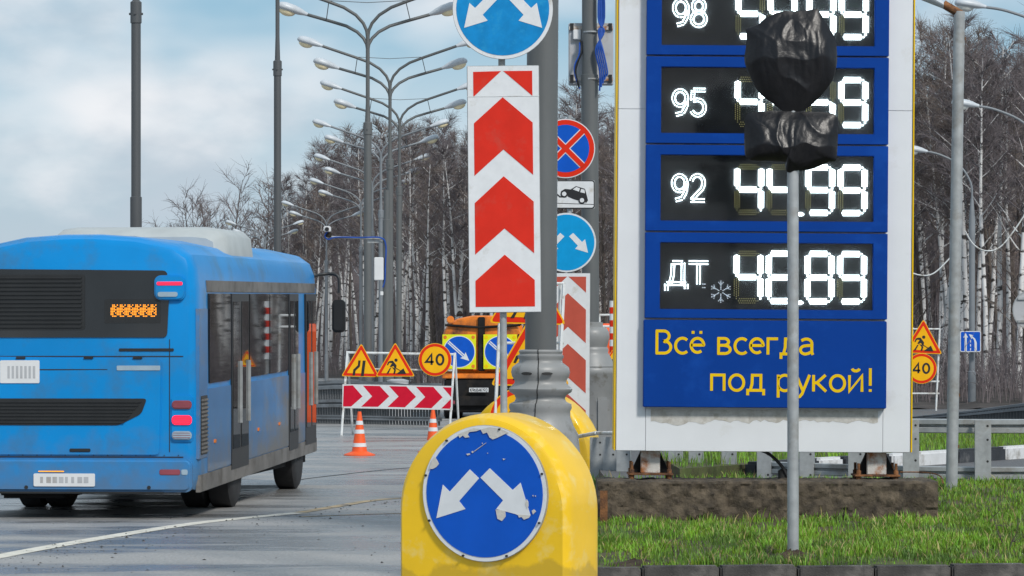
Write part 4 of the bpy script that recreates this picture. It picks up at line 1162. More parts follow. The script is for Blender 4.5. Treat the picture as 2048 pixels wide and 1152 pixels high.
parapet('ribbed_barrier', 'low ribbed grey barrier rising to the right beyond the guardrail', lp, [PZ(y, d) for y, d in ((846, 64), (833, 62), (822, 60.5), (806, 59), (790, 57))], .38, M['fence'], ((.72, 1.0, .08),))

# ------------------------------------------------------------------ city bus
BUS = thing('city_bus', 'blue single-decker city bus seen from behind at the left', 'bus', (-4.537, 34.09, 0), (0, 0, R(-4.2)))
body = bpy.data.objects.new('body_pivot', None)
BL = 9.5
TILT = R(1.05)
def tz(y, z): return z + y * math.tan(TILT)          # the coach body squats on its rear axle
def half(k):
    return [(1.22, .30), (1.25, .42), (1.25, 1.35), (1.24, 2.40), (1.22, 2.62), (1.16, 2.77), (1.02, 2.87), (.62, 2.955), (.2, 2.985)]
def ring(y, top_drop=0., inset=0., bot=0.):
    o = []
    for x, z in half(1):
        zz = z - top_drop * max(0, (z - 1.6) / 1.3) + (bot if z < .5 else 0)
        o.append((x - inset, y, tz(y, zz)))
    return o + [(-x, y_, z) for x, y_, z in o[::-1]]
b = MB()
b.loft([ring(0.0, .11, .09, .06), ring(.03, .05, .045, .02), ring(.10, .015, .012), ring(.25), ring(BL - .5), ring(BL - .10, .01, .01), ring(BL, .04, .05)])
bd = b.build('body', M['bus_blue'], BUS, smooth=32)
cz_ = lambda y: PZ(y, 34)
cx_ = lambda x: (x - 395) * 34 / F + 1.25
def rear(name, m, parent, poly, y0, y1, bevel=0):
    return MB().prism(poly, y0, y1).build(name, m, parent, bevel=bevel)
# rear window with louvres and route display
rear('rear_window', M['bus_glass'], BUS, rpoly([(-.98, 1.90), (.93, 1.90), (.95, 2.30), (.93, 2.60), (-.98, 2.62)], .05), -.012, .05)
rw = rear('louvre_panel', M['bus_black'], BUS, rrect(-.95, .06, 1.98, 2.56, .03), -.02, .0)
for i in range(13):
    z = 2.0 + i * .043
    MB().box(-.93, .03, -.035, -.018, z, z + .02, Matrix.Rotation(R(0), 3, 'X')).build('slat', M['bus_black'], rw, bevel=.003)
rd = rear('route_display', M['bus_black'], BUS, rrect(.27, .86, 2.05, 2.30, .01), -.0165, -.005)
b = MB()
for i in range(30):
    x = .335 + i * .0163
    for j in range(9):
        z = 2.10 + j * .0166
        if (i * 7 + j * 3 + (i * j) % 5) % 7 in (0, 3): continue
        b.box(x, x + .0115, -.0205, -.0175, z, z + .0115)
b.build('led_matrix', M['led_orange'], rd, fix=False)
# pods, lamps, seams
pod = rear('lamp_pod', M['bus_blue'], BUS, rrect(.80, 1.13, 2.29, 2.55, .07), -.05, .05, .015)
rear('brake_lamp', M['tail_red'], pod, rrect(.83, 1.10, 2.445, 2.48, .012), -.062, -.045, .006)
rear('lens', M['clear_lens'], pod, rrect(.84, 1.05, 2.325, 2.375, .02), -.060, -.045)
hat = rear('engine_hatch', M['bus_blue'], BUS, rpoly([(-.98, .66), (.86, .66), (.88, 1.68), (-.98, 1.70)], .06), -.018, .03, .012)
for z0, z1 in ((1.696, 1.706), (.640, .652)):
    MB().box(-1.1, 1.1, -.004, .02, z0, z1).build('panel_seam', M['dark'], BUS)
MB().prism([(-.98, 1.56), (-.30, 1.555), (.30, 1.56), (.30, 1.568), (-.98, 1.568)], -.0195, -.015).build('crease', M['dark'], hat)
gr = rear('engine_grille', M['bus_black'], hat, rpoly([(-.98, .98), (.42, .98), (.66, 1.10), (.72, 1.26), (-.98, 1.26)], .04), -.026, -.01)
for i in range(7):
    z = 1.0 + i * .036
    MB().box(-.97, .48 + i * .03, -.040, -.024, z, z + .016).build('slat', M['bus_black'], hat, bevel=.003)
rear('badge', M['clear_lens'], hat, rrect(.40, .86, 1.555, 1.605, .01), -.024, -.016)
rear('sill_strip', M['bus_black'], BUS, rrect(.42, 1.0, 1.755, 1.785, .01), -.008, .02)
rear('notice_plate', M['white_box'], hat, rrect(-.84, -.42, 1.42, 1.66, .015), -.026, -.016)
b = MB()
for i in range(7): b.box(-.76 + i * .045, -.735 + i * .045, -.0275, -.0255, 1.47, 1.60)
b.build('notice_print', M['cab_grey'], hat)
bmp = MB(); 
rr = []
for y, ins in ((-.06, .10), (-.075, .03), (.0, -.012), (.3, -.014)):
    pass
bmp.prism(rrect(-1.2, 1.2, .28, .63, .07), -.07, .06)
bu = bmp.build('bumper', M['bus_blue'], BUS, bevel=.03, seg=3)
rear('number_plate', M['white_box'], bu, rrect(-.47, .18, .34, .475, .015), -.082, -.066)
b = MB()
for i, w_ in enumerate((.03, .05, .05, .05, .03, .03, .05, .05)): b.box(-.40 + i * .066, -.40 + i * .066 + w_, -.0835, -.0815, .375, .44)
b.build('plate_print', M['cab_grey'], bu)
rear('plate_lamp', M['led_orange'], bu, rrect(-.42, -.15, .492, .502, .003), -.079, -.066)
rear('fog_lamp', M['tail_dull'], bu, rrect(.86, 1.08, .46, .52, .02), -.078, -.06, .006)
rear('fog_lamp', M['clear_lens'], bu, rrect(1.09, 1.16, .46, .52, .02), -.078, -.06, .006)
cl = rear('lamp_cluster', M['bus_blue'], BUS, rrect(.97, 1.205, .80, 1.30, .05), -.02, .08, .012)
for m_, z0, z1 in ((M['tail_dull'], 1.15, 1.24), (M['tail_red'], .985, 1.085), (M['clear_lens'], .83, .92)):
    MB().prism(rrect(.985, 1.195, z0, z1, .04), -.045, -.01).build('tail_lamp', m_, cl, bevel=.012)
    for q_ in range(3): MB().box(1.0, 1.18, -.0475, -.04, z0 + .02 + q_ * .024, z0 + .025 + q_ * .024).build('lens_rib', M['tail_dull'], cl)
for sx_ in (-1, 1):
    MB().box(sx_ * .955 - .004, sx_ * .955 + .004, -.004, .02, .70, 1.88).build('panel_seam', M['dark'], BUS)
for x_ in (-.62, .10, .62):
    MB().box(x_ - .05, x_ + .05, -.034, -.012, 1.675, 1.695).build('hatch_hinge', M['bus_black'], hat, bevel=.004)
MB().box(-.10, .12, -.030, -.012, .70, .735).build('hatch_latch', M['bus_black'], hat, bevel=.006)
for i_ in range(15):
    MB().prism(circ(-1.05 + i_ * .15, .665, .006, 6), -.008, .02).build('rivet', M['bus_black'], BUS)
for x_ in (-.55, .75):
    MB().prism(circ(x_, .33, .02, 10), -.076, -.06).build('parking_sensor', M['bus_black'], bu)
MB().box(-.9, .9, -.066, -.02, .262, .284).build('bumper_lip', M['bus_black'], bu, bevel=.006)
# right flank: windows, doors, skirt, louvres
def flank(name, m, y0, y1, z0, z1, x0, x1, parent=BUS, bevel=.004):
    b = MB()
    b.v = [(x, y, tz(y, z)) for z in (z0, z1) for y in (y0, y1) for x in (x0, x1)]
    b.f = [(0, 2, 3, 1), (4, 5, 7, 6), (0, 1, 5, 4), (2, 6, 7, 3), (0, 4, 6, 2), (1, 3, 7, 5)]
    return b.build(name, m, parent, bevel=bevel)
for sgx in (1, -1):
    X0, X1 = (1.22, 1.262) if sgx > 0 else (-1.262, -1.22)
    flank('flank_panel', M['bus_side'], .62, BL - .25, .46, 1.345, X0 - .003 * sgx, X1 - .003 * sgx)
    flank('flank_panel', M['bus_side'], .07, .60, .62, 2.2, X0 - .004 * sgx, X1 - .004 * sgx)
    flank('skirt', M['bus_skirt'], .10, BL - .2, .27, .45, X0 - .006 * sgx, X1 - .001 * sgx)
    for (a, c) in ((.68, 2.1), (3.45, 5.0), (5.05, 6.6)):
        flank('side_window', M['bus_glass'], a, c, 1.40, 2.36, X0, X1 + .004 * sgx, bevel=.01)
    flank('head_band', M['bus_skirt'], .62, BL - .3, 2.375, 2.50, X0 - .03 * sgx, X1 - .012 * sgx)
for (a, c) in ((2.16, 3.38), (6.68, 7.5), (8.2, 9.2)):
    dr = flank('passenger_door', M['bus_black'], a, c, .40, 2.36, 1.23, 1.268)
    for k in range(2):
        q0 = a + .05 + k * (c - a) / 2; q1 = a + (k + 1) * (c - a) / 2 - .05
        flank('door_glass', M['bus_glass'], q0, q1, .62, 2.28, 1.25, 1.274, dr, .008)
        flank('door_handle', M['galv'], q1 - .03, q1, .9, 1.6, 1.27, 1.30, dr, .004)
lv = flank('side_grille', M['bus_black'], .16, .56, .66, 1.28, 1.25, 1.264)
for i in range(14): flank('slat', M['bus_skirt'], .17, .55, .68 + i * .042, .70 + i * .042, 1.26, 1.274, lv, 0)
for yy in (1.0, 4.1, 5.8):
    flank('marker_lamp', M['amber'], yy, yy + .1, .75, .79, 1.25, 1.272)
# wheels
def wheel(parent, cx, cy, r=.47, w=.28, nm='wheel'):
    t = MB(); n = 28
    prof = [(-w / 2, r * .58), (-w / 2, r * .90), (-w / 2 + .03, r), (w / 2 - .03, r), (w / 2, r * .90), (w / 2, r * .58)]
    t.loft([[(cx + px_, cy + rr_ * math.cos(6.283 * j / n), r + rr_ * math.sin(6.283 * j / n)) for j in range(n)] for px_, rr_ in prof])
    wh = t.build(nm, M['rubber'], parent, smooth=40)
    h = MB()
    h.loft([[(cx + px_, cy + rr_ * math.cos(6.283 * j / n), r + rr_ * math.sin(6.283 * j / n)) for j in range(n)] for px_, rr_ in ((-w / 2 + .04, r * .57), (w / 2 - .04, r * .57), (w / 2 - .06, r * .3), (w / 2 + .0, r * .22))])
    h.build('rim', M['bus_skirt'], wh, smooth=40)
for yy in (2.75, 7.85):
    for xx in (-1.08, 1.08): wheel(BUS, xx, yy)
    for xx in (-.78, .78):
        if yy < 4: wheel(BUS, xx, yy)
MB().box(-1.12, 1.12, .2, 9.2, .30, .52).build('underframe', M['truck_dark'], BUS)
MB().box(-.9, -.2, .25, 1.3, .2, .42).build('engine_sump', M['truck_dark'], BUS, bevel=.03)
MB().tube([(.55, .1, .30), (.55, 1.0, .32)], .05, 10).build('exhaust_pipe', M['truck_dark'], BUS)
# roof units
ac = MB()
rr = []
for y, k, h_ in ((2.6, .86, .08), (2.72, .95, .16), (3.0, .98, .20), (4.6, .98, .20), (4.85, .92, .16), (4.95, .84, .08)):
    rr.append([(x * k + .1, y, tz(y, z)) for x, z in ((1.05, 2.78), (1.02, 2.90 + h_ * .55), (.93, 2.91 + h_ * .92), (.75, 2.92 + h_), (-.75, 2.92 + h_), (-.93, 2.91 + h_ * .92), (-1.02, 2.90 + h_ * .55), (-1.05, 2.78))])
ac.loft(rr).build('roof_air_unit', M['bus_white'], BUS, smooth=40)
MB().box(-.75, .35, 1.4, 2.3, tz(1.8, 2.84), tz(1.8, 2.985)).build('roof_hatch', M['bus_white'], BUS, bevel=.04)
# mirror on its arm
MB().tube(curve_pts([(1.10, BL - .2, 2.72), (1.28, BL + .1, 2.80), (1.50, BL + .12, 2.78), (1.52, BL + .1, 2.55)], 5), .022, 8).build('mirror_arm', M['bus_black'], BUS, smooth=60)
MB().prism(rrect(1.43, 1.61, 2.02, 2.46, .06), BL + .02, BL + .14).build('mirror', M['bus_black'], BUS, bevel=.03)

# ------------------------------------------------------------------ road works: A-frame barricade with its signs
D = 70; s = D / F
root = thing('barricade_frame', 'white tube A-frame holding the red chevron board near the cones', 'barricade', (PX(797, D), D, 0))
fx = lambda x: (x - 797) * s
fz = lambda y: PZ(y, D)
def bar(nm, a, c, parent, r=.026, m=None): return MB().tube([a, c], r, 6).build(nm, m or M['white_paint'], parent, smooth=50)
for (xt, xb) in ((694, 684), (909, 899)):
    bar('leg', (fx(xt), .1, fz(706)), (fx(xb), -.25, .0), root)
    bar('leg', (fx(xt + 1), .13, fz(706)), (fx(xb + 18), .75, .0), root, .024)
bar('crossbar', (fx(692), .1, fz(705)), (fx(911), .1, fz(709)), root)
bar('crossbar', (fx(690), .05, fz(737)), (fx(907), .05, fz(741)), root, .02)
root = thing('chevron_board', 'long board of red arrow chevrons pointing right, hung on the A-frame', 'traffic sign', (PX(795.5, D), D - .16, PZ(794, D)), (R(4), R(1.0), 0))
w, h = 221 * s, 48.5 * s
MB().box(-w / 2, w / 2, 0, .02, -h / 2, h / 2).build('plate', M['galv'], root)
layer('field', M['white_sign'], root, 1, [(-w / 2 + .005, -h / 2 + .005), (w / 2 - .005, -h / 2 + .005), (w / 2 - .005, h / 2 - .005), (-w / 2 + .005, h / 2 - .005)])
for P in ([(118, 462), (192, 459), (272, 548), (180, 628), (107, 628)], [(275, 462), (410, 465), (490, 548), (400, 632), (262, 630), (350, 548)],
          [(488, 467), (628, 470), (708, 553), (618, 637), (478, 633), (566, 550)], [(708, 473), (848, 475), (925, 558), (835, 645), (695, 640), (783, 555)],
          [(925, 478), (1004, 480), (1001, 556)], [(1000, 572), (994, 650), (915, 648)]):
    layer('chevron', M['red_crimson'], root, 2, [((x - 557) / 903 * w * (1 if 110 < x < 1000 else .985), ((.5 - (y - (452 + .022 * (x - 105))) / 186)) * h * .96) for x, y in P])
triangle_sign('triangle with road-narrows pictogram, left on the A-frame', 721.5, 731, D - .02, 77.5 * s, 'narrow', roll=R(1.5))
triangle_sign('triangle with digging worker, between the narrows triangle and the disc on the A-frame', 790.5, 730, D - .06, 79.5 * s, 'worker')
forty_sign('orange 40 disc at the right end of the A-frame', 870, 719.5, D - .04, 33 * s, R(0))

# tall sign stack behind the ornate base
D = 37; s = D / F
root = thing('sign_stand', 'tall white sign frame partly hidden by the ornate pole base', 'sign stand', (PX(1055, D), D, 0))
fx = lambda x: (x - 1055) * s
for x0, x1, y in ((1128, 1106, .02), (1003, 982, .02)): bar('leg', (fx(x0), y, PZ(566, D)), (fx(x1), y - .3, 0), root, .020)
for x0, x1, y in ((1120, 1118, .1), (1000, 1006, .1)): bar('leg', (fx(x0), y, PZ(566, D)), (fx(x1), y + .5, 0), root, .016)
for py in (567, 686): bar('crossbar', (fx(1001), .02, PZ(py, D)), (fx(1128), .02, PZ(py, D)), root, .016)
triangle_sign('upper orange triangle behind the large pole, below the chevron panel', 1056, 603, D - .05, 156 * s, 'worker', roll=R(1.5))
triangle_sign('lower orange triangle peeking out on both sides of the ornate base', 1060.5, 725, D - .10, 160 * s, 'worker')
forty_sign('red and yellow disc rim showing left of the ornate base', 1040, 838, D - .15, 62 * s)

# cones
def cone(label, px, py, H):
    x, y = ground_px(px, py)
    root = thing('traffic_cone', label, 'traffic cone', (x, y, 0), group='striped traffic cones')
    n = 28
    MB().lathe([(.27, 0), (.27, .02), (.15, .065), (.145, .07)], n).build('base', M['cone'], root, smooth=30)
    zs = [(.07, .20, 'cone'), (.20, .285, 'white_sign'), (.285, .50, 'cone'), (.50, .59, 'white_sign'), (.59, .70, 'cone'), (.70, .79, 'white_sign'), (.79, 1.0, 'cone')]
    for a, c, m_ in zs:
        f = lambda t: .142 * (1 - t) + .03 * t
        r0, r1 = f(a), f(c); e = .003 if m_ != 'cone' else 0
        MB().lathe([(r0 + e, a * H), (r1 + e, c * H)], n).build('sleeve' if e else 'cone_body', M[m_], root, smooth=30)
cone('striped cone in front of the left end of the A-frame', 719, 911, .755)
cone('striped cone half hidden behind the yellow bollard', 866, 905, .755)

# ------------------------------------------------------------------ orange road-works truck
D = 89; s = D / F
TR = thing('road_works_truck', 'orange road maintenance truck with two arrow boards on its sooty tail', 'truck', (PX(966, D), D, 0))
fx = lambda x: (x - 966) * s
fz = lambda y: PZ(y, D)
b = MB(); rr = []
for y, k in ((0, .96), (.08, 1.0), (4.6, 1.0), (4.7, .95)):
    o = [(fx(886), fz(742)), (fx(884), fz(690)), (fx(887), fz(664)), (fx(896), fz(648)), (fx(915), fz(637)), (fx(945), fz(631)), (fx(985), fz(631)), (fx(1015), fz(637)), (fx(1034), fz(648)), (fx(1043), fz(664)), (fx(1046), fz(690)), (fx(1044), fz(742))]
    rr.append([(x * k, y, 2.0 + (z - 2.0) * k) for x, z in o])
b.loft(rr).build('hopper', M['orange'], TR, smooth=30)
MB().box(fx(956), fx(970), -.10, .02, fz(742), fz(634)).build('tail_channel', M['truck_dark'], TR, bevel=.02)
MB().tube([(fx(890), -.05, fz(650)), (fx(960), -.08, fz(655)), (fx(1040), -.05, fz(650))], .035, 8).build('tail_rim', M['truck_dark'], TR)
MB().box(fx(884), fx(1046), -.08, .3, fz(757), fz(747)).build('rear_beam', M['orange'], TR, bevel=.02)
MB().box(fx(890), fx(1042), -.02, 4.5, fz(825), fz(757)).build('chassis', M['truck_dark'], TR, bevel=.03)
MB().box(fx(905), fx(1030), -.15, .1, fz(812), fz(792)).build('bumper', M['truck_dark'], TR, bevel=.02)
for x in (905, 1028):
    for y in (.8, 2.2): wheel(TR, fx(x), y, .52, .5)
    wheel(TR, fx(x), 6.2, .52, .35)
MB().box(-1.1, 1.1, 5.3, 7.2, .9, 2.75).build('cab', M['orange'], TR, bevel=.15, seg=3)
for side, x0 in (('l', 885), ('r', 967)):
    bd_ = MB().box(fx(x0), fx(x0 + 67), -.16, -.12, fz(738), fz(669)).build('arrow_board', M['lime'], TR, bevel=.005)
    cx, cz = fx(x0 + 33.5), fz(703.5)
    def bl(nm, m, k, poly):
        o = layer(nm, m, bd_, k, [(x + cx, z + cz) for x, z in poly]); o.location = (0, -.161, 0)
    bl('disc_rim', M['white_sign'], 1, circ(0, 0, 32 * s, 40)); bl('disc', M['blue_sign'], 2, circ(0, 0, 30.5 * s, 40))
    q = Matrix.Rotation(R(-42), 2)
    rot = lambda P: [tuple(q @ Vector(p) * s) for p in P]
    bl('arrow', M['white_sign'], 3, rot([(-29, -3), (12, -3), (10, -8), (27, 0), (10, 8), (12, 3), (-29, 3)]))
    bl('arrow_line', M['blue_sign'], 4, rot([(-29, -.6), (13, -.6), (13, .6), (-29, .6)]))
    for ax, az in ((-1, 1), (1, 1), (-1, -1), (1, -1)): bl('corner_lamp', M['amber'] if side == 'l' else M['board_yellow'], 2, circ(ax * 28 * s, az * 29 * s, 3.6 * s, 14))
MB().prism(circ(fx(901), fz(639.5), .105, 20), -.12, .02).build('beacon', M['amber'], TR, bevel=.02)
MB().lathe([(.07, fz(632)), (.09, fz(628)), (.06, fz(623)), (.01, fz(621))], 14, (fx(919), .5)).build('roof_light', M['truck_dark'], TR, smooth=40)
np = MB().prism(rrect(fx(938.5), fx(977), fz(784), fz(775.5), .008), -.175, -.15).build('number_plate', M['white_sign'], TR)
for o in text('character', 'К968АК193', M['black'], np, fx(940.5), fz(783), 6.2 * s, .16, width=34.5 * s, k=0): o.location = (0, -.178, 0)
for x0 in (896, 1020): MB().box(fx(x0), fx(x0 + 14), -.17, -.14, fz(808), fz(801)).build('tail_lamp', M['tail_dull'], TR, bevel=.01)
for x in (893, 1036): MB().box(fx(x), fx(x + 3), -.1, -.02, fz(742), fz(668)).build('grab_rail', M['truck_dark'], TR)

# concrete plinths behind the barricade
root = thing('concrete_plinth', 'pale moulded concrete plinth behind the A-frame', 'plinth', (PX(795, 84), 84, 0))
MB().lathe([(.36, 0), (.36, .75), (.32, .8), (.34, .86), (.34, .95), (.28, 1.0), (.30, 1.08), (.16, 1.12)], 20).build('shaft', M['cab_grey'], root, smooth=40)

# pole with camera arm, blue cable, white box
D = 84; s = D / F
root = thing('camera_pole', 'grey pole with a side arm and traffic camera over the road', 'pole', (PX(773, D), D, 0))
fx = lambda x: (x - 773) * s
MB().lathe([(.10, 0), (.10, PZ(440, D)), (.07, PZ(439, D)), (.07, PZ(380, D))], 14).build('shaft', M['pole_grey'], root, smooth=40)
MB().tube([(0, 0, PZ(478, D)), (fx(660), 0, PZ(474, D))], .028, 8).build('arm', M['galv'], root)
MB().box(fx(735), fx(772), -.02, .02, PZ(486, D), PZ(480, D)).build('bracket', M['galv'], root)
MB().box(fx(648), fx(662), -.22, .1, PZ(464, D), PZ(453, D)).build('camera_head', M['white_box'], root, bevel=.02)
MB().tube([(fx(655), -.22, PZ(459, D)), (fx(655), -.27, PZ(459, D))], .055, 12).build('camera_lens', M['black'], root)
MB().box(fx(650), fx(663), -.1, .1, PZ(474, D), PZ(465, D)).build('camera_mount', M['truck_dark'], root, bevel=.01)
root2 = thing('blue_cable', 'blue cable running along the camera arm and down its pole', 'cable', (PX(773, D), D - .1, 0))
MB().tube(curve_pts([(fx(657), 0, PZ(462, D)), (fx(650), 0, PZ(472, D)), (fx(657), 0, PZ(479, D)), (fx(672), 0, PZ(475, D)), (fx(720), 0, PZ(475.5, D)), (fx(762), 0, PZ(476, D)), (fx(772), 0, PZ(492, D)), (fx(771), -.02, PZ(530, D)), (fx(770), 0, PZ(560, D)), (fx(766), 0, PZ(575, D))], 6), .019, 6).build('strand', M['blue_cable'], root2, smooth=60)
root3 = thing('control_box', 'tall white box mounted on the camera pole', 'box', (PX(758, D), D - .12, PZ(561, D)))
MB().box(-9 * s, 9.5 * s, -.12, .1, 0, 46 * s).build('housing', M['white_box'], root3, bevel=.015)
root3 = thing('junction_box', 'tiny white junction box below the tall white box', 'box', (PX(764, D), D - .12, PZ(591, D)))
MB().box(-3 * s, 3 * s, -.06, .04, 0, 8 * s).build('housing', M['white_box'], root3, bevel=.008)

# ------------------------------------------------------------------ signs at the right
D = 78; s = D / F
root = thing('sign_stand', 'white ladder-like sign frame right of the price board', 'sign stand', (PX(1845, D), D, .40))
fx = lambda x: (x - 1845) * s
for (a, c) in (((1880, 657), (1872, 838)), ((1826, 655), (1815, 838))): bar('leg', (fx(a[0]), .05, PZ(a[1], D) - .4), (fx(c[0]), .0, 0), root, .024)
bar('leg', (fx(1877), .06, PZ(700, D) - .4), (fx(1877), .5, 0), root, .018)
for py in (658, 706, 763, 787, 832): bar('rung', (fx(1818), .03, PZ(py, D) - .4), (fx(1879), .03, PZ(py, D) - .4), root, .02)
triangle_sign('triangle with digging worker at the right edge of the price board', 1845.5, 684, D - .04, 80 * s, 'worker', roll=R(2))
forty_sign('orange 40 disc right of the price board', 1843, 737, D - .06, 30.5 * s)
D = 107.6; s = D / F
root = sign_at('lane_sign', 'small square blue sign with two lane arrows on the slim lamp', 1941, 683, D)
MB().prism(rrect(-21 * s, 21 * s, -21 * s, 21 * s, .05), 0, .02).build('plate', M['galv'], root)
layer('edge', M['white_sign'], root, 1, rrect(-20.8 * s, 20.8 * s, -20.8 * s, 20.8 * s, .05)); layer('field', M['blue_sign'], root, 2, rrect(-19.3 * s, 19.3 * s, -19.3 * s, 19.3 * s, .04))
layer('arrow', M['white_sign'], root, 3, [(x * s, z * s) for x, z in ((-12, -19), (-7.5, -19), (-7.5, 8), (-5, 8), (-9.8, 17), (-14.5, 8), (-12, 8))])
layer('arrow', M['white_sign'], root, 3, [(x * s, z * s) for x, z in ((8, -19), (12.5, -19), (12.5, -2), (9, 6), (4, 10), (5.5, 12.5), (-3.5, 15), (2, 5), (3.5, 7.5), (7, 3), (8, -3))])
for k in range(3): layer('lane_dash', M['white_sign'], root, 3, [(x * s, z * s) for x, z in ((-.9, -18 + k * 8), (.9, -18 + k * 8), (.9, -13 + k * 8), (-.9, -13 + k * 8))])
D = 57; s = D / F
root = thing('sign_post', 'grey post at the right edge of the frame', 'post', (PX(2068, D), D + .05, .4))
MB().lathe([(.03, 0), (.03, 3.0)], 12).build('shaft', M['galv'], root, smooth=40)
root = sign_at('reversed_sign', 'grey back of a round sign cut by the right edge', 2067, 620, D)
b = MB(); b.prism(circ(0, 0, 41 * s, 40), 0, .01); b.build('plate', M['cab_grey'], root)
b = MB(); b.ring(0, 0, 40 * s, 42 * s, -.012, .015, 40); b.build('rolled_rim', M['galv'], root)
for zz in (.2, -.2): MB().box(-.28, .28, -.03, -.001, zz - .02, zz + .02).build('stiffener', M['galv'], root)
for lb, P in (('white sagging cable hanging between the lamps at the right', [(1930, 462), (1948, 490), (1975, 502), (2005, 490), (2048, 432), (2090, 360)]), ('white sagging cable passing behind the price board at the right', [(1780, 500), (1815, 540), (1845, 551), (1870, 545), (1902, 514)])):
    D = 60; root = thing('overhead_cable', lb, 'cable', (PX(P[0][0], D), D, PZ(P[0][1], D)))
    MB().tube(curve_pts([(PX(x, D) - PX(P[0][0], D), 0, PZ(y, D) - PZ(P[0][1], D)) for x, y in P], 6), .014, 6).build('strand', M['white_paint'], root, smooth=60)
# road works glimpsed between the urn base and the price board
D = 62; s = D / F
root = thing('sign_stand', 'small white frame glimpsed left of the price board edge', 'sign stand', (PX(1215, D), D, 0))
fx = lambda x: (x - 1215) * s
for x in (1199, 1240): bar('leg', (fx(x), 0, PZ(630, D)), (fx(x), -.1, 0), root, .02)
for py in (630, 653): bar('crossbar', (fx(1199), 0, PZ(py, D)), (fx(1240), 0, PZ(py, D)), root, .022)
root = thing('striped_delineator', 'red and white striped marker at the left edge of the price board', 'delineator', (PX(1225, 60), 60, 0))
for i in range(9):
    MB().lathe([(.055, 1.65 + i * .12), (.055, 1.769 + i * .12)], 14).build('stripe', M['red_border'] if i % 2 else M['white_sign'], root, smooth=40)
MB().lathe([(.03, 0), (.03, 1.65)], 10).build('shaft', M['galv'], root)
for i in range(4): MB().lathe([(.02, 0), (.05, .05), (.05, .11), (.02, .16)], 12, (.06, -.05)).build('lens', M['rubber'], root, smooth=40).location = (0, 0, 1.75 + i * .24)
root = thing('road_barrier', 'orange plastic barrier glimpsed between urn base and price board', 'barrier', (PX(1225, 64), 64, 0))
b = MB(); b.loft([[(x * k, y * k, z) for x, y in ((-.35, -.2), (.12, -.2), (.12, .2), (-.35, .2))] for k, z in ((1.0, 0), (1.0, .5), (.85, .8), (.85, 2.2), (.6, 2.35))]); b.build('shell', M['cone'], root, bevel=.03)
triangle_sign('triangle corner with black dot at the left edge of the price board', 1225, 722, 58, 40 * 58 / F, 'dot')

# ------------------------------------------------------------------ bare birch wood
def vnorm(v): return v.normalized()
def grow(seed, H, birch=True, dense=1.0, spread=1.0, c0=.30, multi=1):
    r = random.Random(seed); T, C = MB(), MB()
    U = r.uniform
    def walk(p, d, L, n, wob, up):
        pts = [p.copy()]; d = d.normalized()
        for k in range(n):
            d = (d + Vector((U(-wob, wob), U(-wob, wob), U(-wob, wob) + up))).normalized(); p = p + d * (L / n); pts.append(p.copy())
        return pts
    def twigs(base, d, L, cnt):
        for k in range(cnt):
            t = U(.15, .999) * (len(base) - 1); q = base[int(t)].lerp(base[int(t) + 1], t - int(t))
            dd = (d + Vector((U(-1, 1), U(-1, 1), U(-.6, .8)))).normalized(); l = L * U(.5, 1.2)
            m1 = q + dd * l * .5 + Vector((0, 0, U(-.02, .05))); e = q + dd * l + Vector((0, 0, -l * U(-.1, .35)))
            C.tube([q, m1, e], [.008, .006, .003], 3, cap=False)
    for s_ in range(multi):
        a0 = U(0, 6.28); lean = U(.0, .06) if multi == 1 else U(.12, .34)
        n = 11; pts = [Vector((0, 0, -.1))]; d = Vector((math.cos(a0) * lean, math.sin(a0) * lean, 1)).normalized(); p = pts[0]
        for k in range(n):
            d = (d + Vector((U(-.05, .05), U(-.05, .05), .02))).normalized(); p = p + d * (H * (1 if s_ == 0 else U(.75, .95)) / n); pts.append(p.copy())
        rb = (.0062 * H + .022) * (1 if multi == 1 else .8)
        T.tube(pts, [max(.012, rb * (1 - .90 * (k / n) ** 1.5)) for k in range(n + 1)], 8)
        nl = int(30 * dense * H / 14)
        for k in range(nl):
            t = c0 + (1 - c0) * (k + U(0, 1)) / nl
            t = min(t, .99); f = t * n; i = int(f); q = pts[i].lerp(pts[i + 1], f - i)
            a = k * 2.4 + U(-.5, .5); el = U(.5, 1.2) if birch else U(.8, 1.7)
            L = spread * (.20 * H * (1 - t) * U(.7, 1.2) + .05 * H)
            dd = Vector((math.cos(a), math.sin(a), el))
            lp_ = walk(q, dd, L, 4, .16, .03)
            (T if (birch and k % 2 == 0) else C).tube(lp_, [.030 * (1.1 - t) + .010, .026 * (1.1 - t) + .008, .018 * (1.1 - t) + .007, .014, .006], 4, cap=False)
            for j in range(int(6 * dense)):
                tt = U(.25, 1); f2 = tt * 4; i2 = min(3, int(f2)); q2 = lp_[i2].lerp(lp_[i2 + 1], f2 - i2)
                d2 = (dd.normalized() + Vector((U(-.9, .9), U(-.9, .9), U(-.3, .6)))).normalized(); L2 = L * U(.3, .55)
                sp_ = walk(q2, d2, L2, 3, .2, -.01)
                C.tube(sp_, [.014, .012, .009, .005], 3, cap=False)
                twigs(sp_, d2, U(.35, .85), int((8 if birch else 6) * dense))
            twigs(lp_, dd.normalized(), .6, int(4 * dense))
    to = T.build('trunk', M['birch'] if birch else M['bark'], None, smooth=60, fix=False)
    co = C.build('crown', M['twig'] if seed % 2 else M['twig2'], None, fix=False)
    d_ = (to.data, co.data); bpy.data.objects.remove(to); bpy.data.objects.remove(co)
    return d_
VAR = [grow(11 + i, 14.0, True, rnd.choice((.9, 1.0, 1.15)), rnd.uniform(.8, 1.1), rnd.uniform(.34, .58)) for i in range(9)]
DARK = [grow(41 + i, 14.0, False, 1.0, rnd.uniform(.9, 1.25), rnd.uniform(.12, .3)) for i in range(4)]
LONE = [grow(61 + i, 9.0, False, .8, 1.6, .28, multi=4) for i in range(3)]
